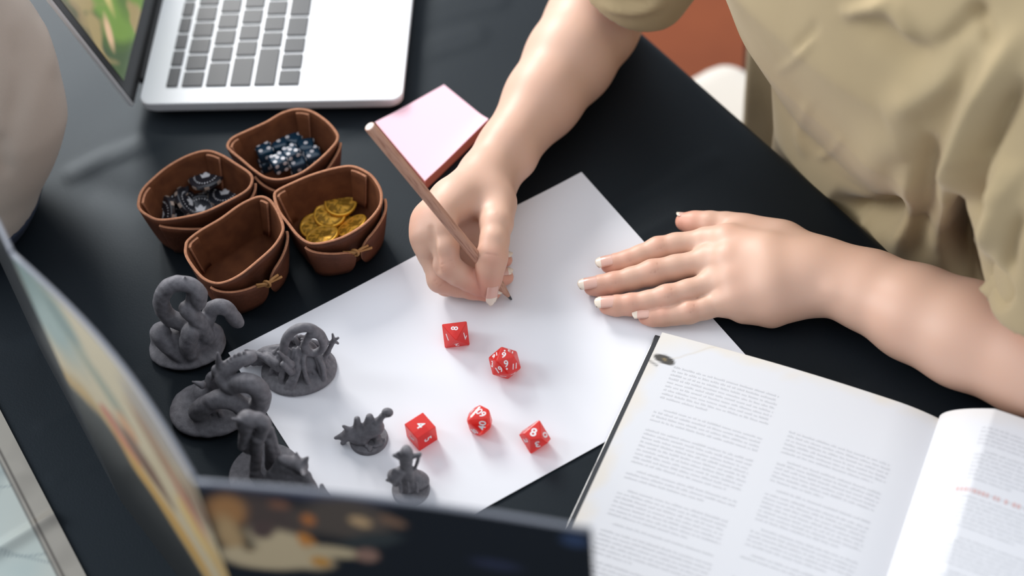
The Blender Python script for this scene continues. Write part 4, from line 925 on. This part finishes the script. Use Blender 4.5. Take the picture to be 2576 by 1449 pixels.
def archer():
    c = P(*c5(1190, 1190)); y0 = c[1]; s = Sdf([c[0]-.024, c[1]-.018, -.002], [c[0]+.024, c[1]+.020, .058], .0006)
    for p, q, r0, r1, dy in [((1150, 1180), (1140, 960), .0058, .0042, 0), ((1140, 960), (1130, 850), .0036, .0042, 0), ((1130, 830), (1130, 760), .0042, .0034, 0), ((1110, 840), (1050, 800), .0020, .0014, -1), ((1050, 800), (985, 775), .0014, .0012, -1),
                              ((1150, 800), (1280, 765), .0022, .0016, 0), ((1290, 760), (1235, 930), .0013, .0012, 0), ((1000, 780), (1040, 740), .0012, .0010, 0), ((1180, 980), (1330, 1080), .0048, .0034, 3), ((1330, 1080), (1400, 1200), .0036, .0020, 3),
                              ((1400, 1190), (1450, 1225), .0018, .0010, 0), ((1060, 960), (1000, 1020), .0034, .0050, -2), ((1000, 1020), (1010, 1090), .0045, .0030, -2), ((960, 1060), (900, 1065), .0018, .0009, -2), ((990, 960), (985, 940), .0020, .0010, -2)]:
        s.add(YP([(p[0], p[1], dy), (q[0], q[1], dy)], y0, c5), [r0, r1], .0015)
    s.ell(PY(*c5(1132, 745), y0), [.0044, .0042, .0044], k=.001); s.ell(PY(*c5(1132, 715), y0), [.0030, .0040, .0024], k=.001)
    s.ell([c[0]+.002, c[1]+.003, .007], [.0105, .008, .006], k=.002)
    for a in (1060, 1150, 1250): s.add(YP([(a, 1100, -7), (a+10, 1200, -8)], y0, c5), [.0012, .0012], .0008)
    mini('archer_miniature', s, 'small grey figurine with raised bow arms on round base, beside the screen edge', base=((c[0], c[1]), .0125, .0050), sd=17, rough=.0003)
archer()

# ------------------------------------------------------------------ person: arms and hands sculpted as one skin surface
def skin_colour(V, blush, crease, tint=None):
    C = np.tile([.62, .39, .29], (len(V), 1)); n = vnoise(V, 60, 71)
    C = mixc(C, (.60, .345, .245), n*.5+.15)
    for p, r, a in blush:
        d = np.linalg.norm(V-np.array(p), axis=1); C = mixc(C, (.66, .27, .19), a*np.exp(-(d/r)**2))
    for a, b, w, q in crease:
        a, b = np.array(a), np.array(b); ba = b-a; t = np.clip(((V-a)@ba)/(ba@ba), 0, 1); d = np.linalg.norm(V-a-t[:, None]*ba, axis=1)
        C = mixc(C, (.40, .19, .13), q*np.exp(-(d/w)**2))  # shade of the finger creases put into the skin colour
    return C
def nail(parent, c, d, up, w, L0, L1, r, sp, tipw=.80):
    """curved plate: pink bed from -L0 to 0, pale free edge from 0 to L1 along d"""
    d = np.array(d, float); d /= np.linalg.norm(d); up = np.array(up, float); up -= up.dot(d)*d; up /= np.linalg.norm(up); sd = np.cross(d, up); n, m = 9, 15
    s = np.linspace(-L0, L1, m); G = np.zeros((m, n, 3))
    for i, x in enumerate(s):
        f = (x+L0)/(L0+L1); hw = w*(.30+.70*math.sqrt(max(0, 1-(1-f/.28)**2)) if f < .28 else 1); hw *= 1-(1-tipw)*max(0, (f-.62)/.38)**2
        for j, q in enumerate(np.linspace(-1, 1, n)):
            a = q*hw/r*.95; xx = x - (.0016*q*q*(1 if f > .9 else 0)) ; G[i, j] = np.array(c) + d*xx + sd*(r*math.sin(a)) + up*(r*math.cos(a)+.00025-.0018*max(0, f-.45)**1.5-.0006*max(0, .12-f)/.12)
    me = gridmesh('fingernail', G); k = int(round((m-1)*(L0+sp)/(L0+L1))); mi = [0 if (f // (n-1)) < k else 1 for f in range(len(me.polygons))]
    o = link('fingernail', me, parent, ['nail', 'nail_tip'], True); me.polygons.foreach_set('material_index', mi)
    md = o.modifiers.new('t', 'SOLIDIFY'); md.thickness = .0004; return o

pc = B(.23, .12, -.75); PERSON = empty('person', tuple(pc))
def pts(L): return [P(*p) for p in L]
blush, crease, NAILS = [], [], []

def sculpt_left():
    lo = np.array([.05, -.235, -.002]); hi = np.array([.43, .075, .095]); s = Sdf(lo, hi, .0010)
    wr = P(2075, 690, .026)
    mc = {'i': [(2045, 660, .027, .0155), (1930, 632, .031, .0130), (1832, 604, .0245, .0108), (1778, 608, .0195, .0092)],
          'm': [(2045, 680, .028, .0150), (1940, 667, .033, .0120), (1838, 652, .0265, .0110), (1782, 657, .0205, .0092)],
          'r': [(2045, 705, .026, .0150), (1940, 707, .030, .0120), (1848, 703, .0240, .0106), (1800, 712, .0185, .0088)],
          'p': [(2045, 730, .022, .0145), (1945, 748, .024, .0130), (1858, 752, .0195, .0100), (1822, 762, .0160, .0082)]}
    for k in 'imrp': s.add(pts([q[:3] for q in mc[k]]), [q[3] for q in mc[k]], k=.014, ki=.004)
    s.add(pts([(2040, 640, .020), (1960, 612, .019), (1880, 590, .017)]), [.015, .0150, .0115], k=.012)      # thenar side
    s.add(pts([(2040, 745, .016), (1940, 775, .014), (1875, 775, .013)]), [.013, .0135, .011], k=.010)     # hypothenar side
    s.add(pts([(1960, 690, .016), (1850, 690, .014)]), [.014, .012], k=.012)
    # wrist and forearm
    fa = [(2085, 692, .025, .0185), (2180, 730, .0275, .0225), (2300, 787, .031, .0285), (2430, 842, .034, .0325), (2600, 905, .038, .0345), (2740, 950, .042, .036)]
    ax = np.array([0, 0, 0.]); d = P(2180, 730, .027)-P(2085, 692, .025); d /= np.linalg.norm(d); side = np.cross(d, [0, 0, 1.]); side /= np.linalg.norm(side)
    for sg in (-1, 1):
        L = [P(*q[:3])+side*sg*o for q, o in zip(fa, (.0085, .0075, .0060, .0048, .004, .003))]
        s.add(L, [q[3]-(.002 if sg > 0 else .001) for q in fa], k=.012, ki=.01)
    s.add(pts([(2040, 686, .027), (2110, 694, .027)]), [.0185, .0180], k=.012)
    s.ell(P(2095, 730, .036), [.007, .007, .006], k=.008)                # ulna head
    # tendon relief on the back of the hand
    for k in 'imrp': q = mc[k][2]; s.ell(P(q[0]-4, q[1], q[2]+q[3]*.30), [.0090, .0072, .0070], k=.008)
    base = s.F.copy()
    fg = {'i': [(1832, 604, .0245, .0098), (1778, 608, .0195, .0094), (1700, 617, .0165, .0086), (1655, 627, .0150, .0088), (1610, 645, .0125, .0078), (1579, 657, .0105, .0077), (1548, 664, .0088, .0071), (1532, 667, .0080, .0060)],
          'm': [(1838, 652, .0265, .0098), (1782, 657, .0205, .0096), (1700, 673, .0175, .0088), (1641, 686, .0160, .0092), (1590, 701, .0125, .0080), (1543, 713, .0105, .0079), (1510, 719, .0088, .0074), (1490, 722, .0080, .0062)],
          'r': [(1848, 703, .0240, .0096), (1800, 712, .0185, .0092), (1730, 734, .0165, .0084), (1677, 748, .0150, .0088), (1630, 760, .0120, .0078), (1588, 766, .0102, .0077), (1550, 769, .0086, .0072), (1528, 770, .0078, .0061)],
          'p': [(1858, 752, .0195, .0086), (1822, 762, .0160, .0082), (1775, 776, .0140, .0074), (1733, 786, .0128, .0078), (1700, 792, .0105, .0069), (1669, 796, .0090, .0068), (1642, 798, .0078, .0063), (1624, 798, .0070, .0053)]}
    Z = np.array([0, 0, 1.])
    for k in 'imrp':
        f = fg[k]; pp = pts([q[:3] for q in f]); s.add(pp, [q[3] for q in f], k=.005, ki=.003, base=base)
        d = pp[-1]-pp[-3]; d /= np.linalg.norm(d); sd = np.cross(d, Z); sd /= np.linalg.norm(sd)
        blush.extend([(pp[-1]+d*.004, .009, .75), (pp[-2], .010, .35), (pp[5]+Z*.006, .006, .35), (pp[3]+Z*.007, .008, .30), (pp[0]+Z*.008, .009, .16)])
        for j, offs, q in ((3, (-.0032, -.0012, .0012, .0034), .5), (5, (-.0012, .0010), .5)):
            for o in offs:
                c = pp[j]+d*o+Z*(f[j][3]-.0006); e = sd*f[j][3]*(.62 if abs(o) < .002 else .45); m_ = c-Z*.0012
                crease.extend([(m_-e, c, .00060, q*1.3), (c, m_+e, .00060, q*1.3)])
        w = .0054 if k != 'p' else .0046; upn = Z - sd*(.10 if k != 'i' else .05); l0, sp, l1 = {'i': (.0058, .0050, .0088), 'm': (.0066, .0050, .0094), 'r': (.0084, .0032, .0082), 'p': (.0048, .0048, .0086)}[k]; NAILS.append((pp[-1], d, upn, w, l0, l1, f[-1][3]+.0010, sp))
    th = [(1975, 604, .0175, .0135), (1868, 576, .0150, .0110), (1830, 568, .0135, .0098), (1785, 566, .0115, .0096), (1748, 562, .0100, .0085), (1722, 558, .0092, .0068)]
    pp = pts([q[:3] for q in th]); s.add(pp, [q[3] for q in th], k=.008, ki=.004, base=base)
    d = pp[-1]-pp[-2]; d /= np.linalg.norm(d); blush.extend([(pp[-1], .012, .8), (pp[-2], .010, .4)])
    NAILS.append((pp[-1]-d*.002-Z*.0006, d, Z+np.array([.05, .75, 0]), .0054, .0085, .0085, .0068, .0055))
    s.floor(.0022); V, Fq = s.mesh(); V = smooth_v(V, Fq, 2, .5); V0 = smooth_v(V, Fq, 60, .6); u = Q(V); w = np.clip((u[:, 0]-1800)/70, 0, 1)*np.clip((V[:, 2]-.008)/.010, 0, 1); V = V+(V0-V)*w[:, None]; return V, Fq
def sculpt_right():
    s = Sdf([-.098, -.050, -.002], [.150, .330, .110], .0010)
    mc = {'i': [(1215, 455, .044, .0150), (1160, 495, .053, .0120), (1108, 540, .0580, .0108), (1112, 572, .0555, .0098)],
          'm': [(1212, 455, .040, .0150), (1130, 500, .050, .0125), (1076, 552, .0510, .0108), (1078, 585, .0480, .0098)],
          'r': [(1215, 458, .034, .0150), (1135, 520, .042, .0130), (1076, 592, .0440, .0105), (1082, 620, .0400, .0092)],
          'p': [(1222, 462, .026, .0145), (1150, 540, .028, .0130), (1084, 622, .0300, .0095), (1090, 645, .0270, .0085)]}
    for k in 'imrp': s.add(pts([q[:3] for q in mc[k]]), [q[3] for q in mc[k]], k=.012, ki=.004)
    s.add(pts([(1235, 460, .036), (1252, 510, .042), (1250, 560, .048)]), [.0150, .0130, .0092], k=.012)         # thenar
    s.add(pts([(1238, 470, .022), (1225, 530, .020), (1180, 590, .018)]), [.0150, .0155, .0120], k=.014)   # heel of the palm on the paper
    s.add(pts([(1235, 485, .047), (1195, 500, .048), (1150, 515, .052)]), [.0090, .0070, .0080], k=.012)         # first web
    s.add(pts([(1200, 520, .026), (1150, 560, .026), (1120, 600, .030)]), [.013, .011, .010], k=.010)            # palm
    s.add(pts([(1125, 645, .013), (1170, 655, .011), (1200, 650, .011)]), [.009, .0085, .0085], k=.006)
    fa = [(1224, 440, .033, .0185), (1275, 378, .033, .0205), (1366, 250, .035, .0275), (1434, 150, .038, .0325), (1490, 60, .040, .0345), (1530, -20, .042, .036)]
    d = P(1275, 378, .033)-P(1224, 440, .033); d /= np.linalg.norm(d); side = np.cross(d, [0, 0, 1.]); side = side*.35+np.array([0, 0, .94])
    for sg in (-1, 1):
        L = [P(*q[:3])+side*sg*o for q, o in zip(fa, (.0070, .0062, .0054, .0046, .004, .003))]; s.add(L, [q[3]-.0015 for q in fa], k=.012, ki=.01)
    s.ell(P(1265, 400, .030)+np.array([.016, -.006, .004]), [.006, .010, .010], k=.010)
    base = s.F.copy()
    fg = {'i': [(1108, 540, .0580, .0104), (1112, 572, .0555, .0100), (1122, 622, .0500, .0088), (1124, 667, .0405, .0093), (1150, 688, .0345, .0084), (1180, 703, .0275, .0082), (1206, 716, .0215, .0076), (1222, 723, .0175, .0062)],
          'm': [(1076, 552, .0510, .0104), (1078, 585, .0480, .0098), (1086, 646, .0330, .0086), (1108, 703, .0240, .0092), (1150, 716, .0185, .0084), (1190, 724, .0140, .0082), (1222, 730, .0110, .0074), (1240, 734, .0090, .0060)],
          'r': [(1076, 592, .0440, .0100), (1082, 620, .0400, .0096), (1098, 672, .0240, .0086), (1124, 712, .0130, .0090), (1165, 708, .0115, .0082), (1205, 706, .0100, .0080), (1250, 700, .0095, .0072), (1272, 697, .0090, .0058)],
          'p': [(1084, 622, .0300, .0090), (1090, 645, .0270, .0086), (1110, 680, .0180, .0078), (1134, 696, .0110, .0080), (1170, 680, .0095, .0070), (1205, 668, .0085, .0069), (1250, 658, .0082, .0062), (1272, 654, .0080, .0050)]}
    cdir = lambda p: (CAM-p)/np.linalg.norm(CAM-p)
    for k in 'imrp':
        f = fg[k]; pp = pts([q[:3] for q in f]); s.add(pp, [q[3] for q in f], k=.004, ki=.003, base=base); d = pp[-1]-pp[-3]; d /= np.linalg.norm(d)
        blush.extend([(pp[-1], .010, .8), (pp[5], .008, .35), (pp[3]+cdir(pp[3])*.007, .009, .35), (pp[0]+np.array([-.006, 0, .006]), .010, .22)])
        if k != 'i': NAILS.append((pp[-1]-d*.001, d, np.array([0, -.25, 1.]) if k == 'm' else np.array([0, .1, 1.]), .0042 if k != 'p' else .0034, .0065, .0078 if k == 'm' else .0066, f[-1][3]+.0006, .0025, .6))
        if k in 'im':
            u = cdir(pp[3]); dd = pp[4]-pp[2]; dd /= np.linalg.norm(dd); sd = np.cross(dd, u); sd /= np.linalg.norm(sd)
            for o in (-.002, .0005, .003): c = pp[3]+dd*o+u*.0088; crease.append((c-sd*.004, c+sd*.004, .0005, .28))
    th = [(1252, 510, .0420, .0125), (1248, 562, .0500, .0110), (1244, 605, .0490, .0098), (1238, 645, .0450, .0104), (1233, 672, .0380, .0096), (1230, 700, .0290, .0086), (1227, 722, .0215, .0068), (1226, 734, .0175, .0045)]
    pp = pts([q[:3] for q in th]); s.add(pp, [q[3] for q in th], k=.006, ki=.004, base=base)
    d = pp[-1]-pp[-3]; d /= np.linalg.norm(d); u = cdir(pp[5]); sd = np.cross(d, u); sd /= np.linalg.norm(sd)
    if Q(pp[5]+sd*.01)[0] < Q(pp[5])[0]: sd = -sd
    blush.extend([(pp[-1], .010, .7), (pp[5], .012, .65), (pp[3]+u*.01, .008, .35), (pp[5]-sd*.008, .010, .6)])
    for o, q in ((-.004, .25), (-.0015, .5), (.0015, .3)):
        c = pp[3]-d*o+u*.0098; crease.append((c-sd*.0055, c+sd*.0055, .00055, q))
    NAILS.append((pp[6]+d*.0005, d, u+sd*.45+np.array([0, 0, .25]), .0047, .0105, .0098, .0089, .0030, .42))
    s.cut(pts([(1085, 575, .062), (1092, 630, .052), (1101, 680, .043)]), [.0004, .0018, .0012], k=.005); s.cut(pts([(1044, 582, .050), (1064, 645, .034), (1090, 700, .024)]), [.0004, .0016, .0010], k=.005)
    s.floor(.0022); V, Fq = s.mesh(); V = smooth_v(V, Fq, 2, .5); V0 = smooth_v(V, Fq, 50, .6); u = Q(V); w = np.clip((575-u[:, 1]+.2*(1200-u[:, 0]))/50, 0, 1)*np.clip((V[:, 2]-.008)/.010, 0, 1); V = V+(V0-V)*w[:, None]; return V, Fq
def make_person():
    VL, FL = sculpt_left(); VR, FR = sculpt_right()
    # trunk, upper arms and neck stump, all inside the shirt
    s = Sdf(B(.2, .1, 0)-np.array([.36, .36, .32]), B(.2, .1, 0)+np.array([.36, .36, .50]), .006)
    eR, eL = P(1530, -20, .045), P(2740, 950, .045); shR, shL = B(.085, .05, .315), B(.385, .05, .315)
    s.add([eR, P(1603, -48, .085), (shR+P(1603, -48, .085))/2, shR], [.030, .033, .036, .040], k=.02); s.add([eL, P(2672, 720, .105), P(2660, 480, .17), shL], [.030, .033, .036, .040], k=.02)
    s.add([B(.17, .13, -.22), B(.18, .11, .0), B(.17, .08, .20), B(.16, .07, .28)], [.070, .060, .065, .050], k=.05); s.add([B(.30, .13, -.22), B(.29, .11, .0), B(.30, .08, .20), B(.31, .07, .28)], [.070, .060, .065, .050], k=.05)
    s.add([shR, B(.235, .06, .34), shL], [.045, .055, .045], k=.03); s.add([B(.235, .06, .34), B(.235, .035, .43)], [.05, .048], k=.02)
    VT, FT = s.mesh(); VT = smooth_v(VT, FT, 3)
    V = np.concatenate([VL, VR, VT]); Fq = np.concatenate([FL, FR+len(VL), FT+len(VL)+len(VR)])
    Nv = vnormals(V, Fq)
    for a, b, w, q in crease:
        a, b = np.array(a), np.array(b); sel = np.where(np.linalg.norm(V-(a+b)/2, axis=1) < .012)[0]; ba = b-a; X = V[sel]; t = np.clip(((X-a)@ba)/(ba@ba), 0, 1)
        V[sel] -= Nv[sel]*(.00032*np.exp(-(np.linalg.norm(X-a-t[:, None]*ba, axis=1)/.0007)**2))[:, None]
    me = fastmesh('body', V, Fq); setcol(me, skin_colour(V, blush, crease)); link('body', me, PERSON, ['skin'], True)
    for a in NAILS: nail(PERSON, *a)
    # shirt
    h = .0030; s = Sdf(B(.22, .08, 0)-np.array([.345, .36, .30]), B(.22, .08, 0)+np.array([.33, .37, .45]), h)
    X, Y, Z = s.grid((slice(None),)*3); dx, dy = X-E0[0], Y-E0[1]; T = dx*TV[0]+dy*TV[1]; Nn = dx*NV[0]+dy*NV[1]
    zz = s.ax[2]; ip = lambda xs, ys: np.interp(zz, xs, ys).astype(np.float32)[None, None, :]
    k = [-.30, -.12, -.02, .05, .12, .20, .28, .34, .40]
    tc = ip(k, [.225, .228, .232, .232, .232, .232, .235, .235, .235]); nc = ip(k, [.13, .118, .112, .103, .080, .055, .040, .045, .045])
    a = ip(k, [.140, .134, .132, .134, .146, .155, .165, .125, .05]); b = ip(k, [.12, .116, .110, .108, .120, .122, .105, .075, .03])
    pw = 2.7; q = ((np.abs(T-tc)/a)**pw + (np.abs(Nn-nc)/b)**pw + 1e-9)**(1/pw); s.F = ((q-1)*np.minimum(a, b)).astype(np.float32)
    s.F = np.maximum(s.F, np.maximum(Z-.395, -.26-Z)).astype(np.float32)
    # underside drape hanging further left and behind (the dark strip beside the torso)
    qt, qn, qz = np.abs(T-.155)-.138, np.abs(Nn-.165)-.053, np.abs(Z+.105)-.143
    sl_ = np.sqrt(np.maximum(qt, 0)**2+np.maximum(qn, 0)**2+np.maximum(qz, 0)**2)+np.minimum(np.maximum(np.maximum(qt, qn), qz), 0)-.012
    s.F = smin(s.F, sl_.astype(np.float32), .008)
    # sleeves
    hemR, upR = P(1603, -48, .085), (shR+P(1603, -48, .085))/2; s.add([hemR, upR, shR, B(.15, .05, .30)], [.044, .050, .068, .075], k=.045)
    hemL = P(2672, 720, .105); mL = P(2660, 480, .17); s.add([hemL, mL, shL, B(.31, .05, .30)], [.046, .054, .068, .070], k=.035)
    dR = upR-hemR; dR /= np.linalg.norm(dR); dL = mL-hemL; dL /= np.linalg.norm(dL)
    s.cut([hemR-dR*.07, hemR-dR*.066], [.064, .064], k=.004); s.cut([hemR-dR*.05, hemR+dR*.05], [.037, .038], k=.003)
    s.cut([hemL-dL*.07, hemL-dL*.066], [.064, .064], k=.004); s.cut([hemL-dL*.05, hemL+dL*.05], [.039, .041], k=.003)
    V, Fq = s.mesh(); V = smooth_v(V, Fq, 8); N_ = vnormals(V, Fq)
    folds = [([(2576, 60), (2470, 240), (2410, 420), (2360, 640)], 34, .014), ([(2576, 190), (2500, 320), (2448, 440)], 24, -.012), ([(2452, 400), (2425, 540), (2420, 640), (2450, 740)], 26, -.034), ([(2440, 640), (2500, 730), (2540, 760)], 22, -.02),
             ([(2120, 20), (2210, 80), (2300, 140), (2400, 120)], 34, -.007), ([(2110, 40), (2190, 20), (2250, 0)], 20, .008), ([(2430, 140), (2340, 215), (2220, 290)], 46, .010), ([(2330, 330), (2220, 380), (2160, 470)], 60, .006),
             ([(2360, 130), (2430, 60), (2490, 0)], 24, -.006), ([(2080, 500), (2150, 545), (2230, 540), (2300, 500)], 34, -.020), ([(2110, 610), (2170, 560)], 16, .007), ([(2290, 400), (2285, 520), (2250, 660)], 30, .008), ([(2350, 330), (2330, 470), (2310, 660)], 24, -.008),
             ([(1950, 190), (2010, 140), (2050, 90)], 10, .0022), ([(2040, 240), (2010, 330), (2030, 400)], 14, .0025), ([(2050, 400), (2090, 380), (2120, 340)], 10, .0025), ([(1990, 130), (2030, 95), (2060, 50)], 10, -.002),
             ([(2560, 280), (2490, 370), (2450, 480), (2446, 600)], 6, -.005), ([(2576, 400), (2500, 540), (2465, 640)], 22, .008), ([(2576, 520), (2540, 620), (2530, 720)], 18, -.009), ([(2540, 400), (2485, 520)], 16, .006),
             ([(1500, 10), (1590, 30), (1680, 10)], 11, .004), ([(1540, -10), (1600, 5), (1660, -10)], 10, -.004), ([(2230, 0), (2270, 50), (2290, 110)], 20, .005), ([(2440, 0), (2480, 60), (2500, 130)], 20, -.005)]
    V = stroke_disp(V, N_, folds); V = V + N_*(.0011*vnoise(V, 26, 81) + .0005*vnoise(V, 70, 82))[:, None]; V = smooth_v(V, Fq, 1)
    me = fastmesh('shirt', V, Fq); o = link('shirt', me, PERSON, ['shirt'], True); o['label'] = 'loose khaki short sleeved shirt'
    # trousers on the seat and under the table
    s = Sdf(B(.23, -.1, -.30)-np.array([.42, .42, .50]), B(.23, -.1, -.30)+np.array([.42, .42, .14]), .008)
    for t in (.14, .32): s.add([B(.235+(t-.23)*.8, .13, -.18), B(t, -.12, -.19), B(t+(t-.23)*.3, -.22, -.24), B(t+(t-.23)*.3, -.22, -.66)], [.085, .070, .055, .04], k=.04)
    s.F = np.maximum(s.F, np.where(s.ax[0][:, None, None]*NV[0]+s.ax[1][None, :, None]*NV[1]-E0@NV > -.225, (-.273-s.ax[2])[None, None, :], -1)).astype(np.float32); V, Fq = s.mesh(); link('trousers', fastmesh('trousers', smooth_v(V, Fq, 2), Fq), PERSON, ['trouser'], True)
    for t in (.14, .32):
        q = B(t+(t-.23)*.3, -.25, -.705); s = Sdf(q-.16, q+.16, .006); s.add([q+NV*.04, q-NV*.09], [.034, .030], k=.01); s.floor(-.748); V, Fq = s.mesh(); link('shoe', fastmesh('shoe', V, Fq), PERSON, ['cushion'], True)
    tag(PERSON, 'person in a khaki shirt writing with a pencil, other hand flat on the paper', 'person')
make_person()
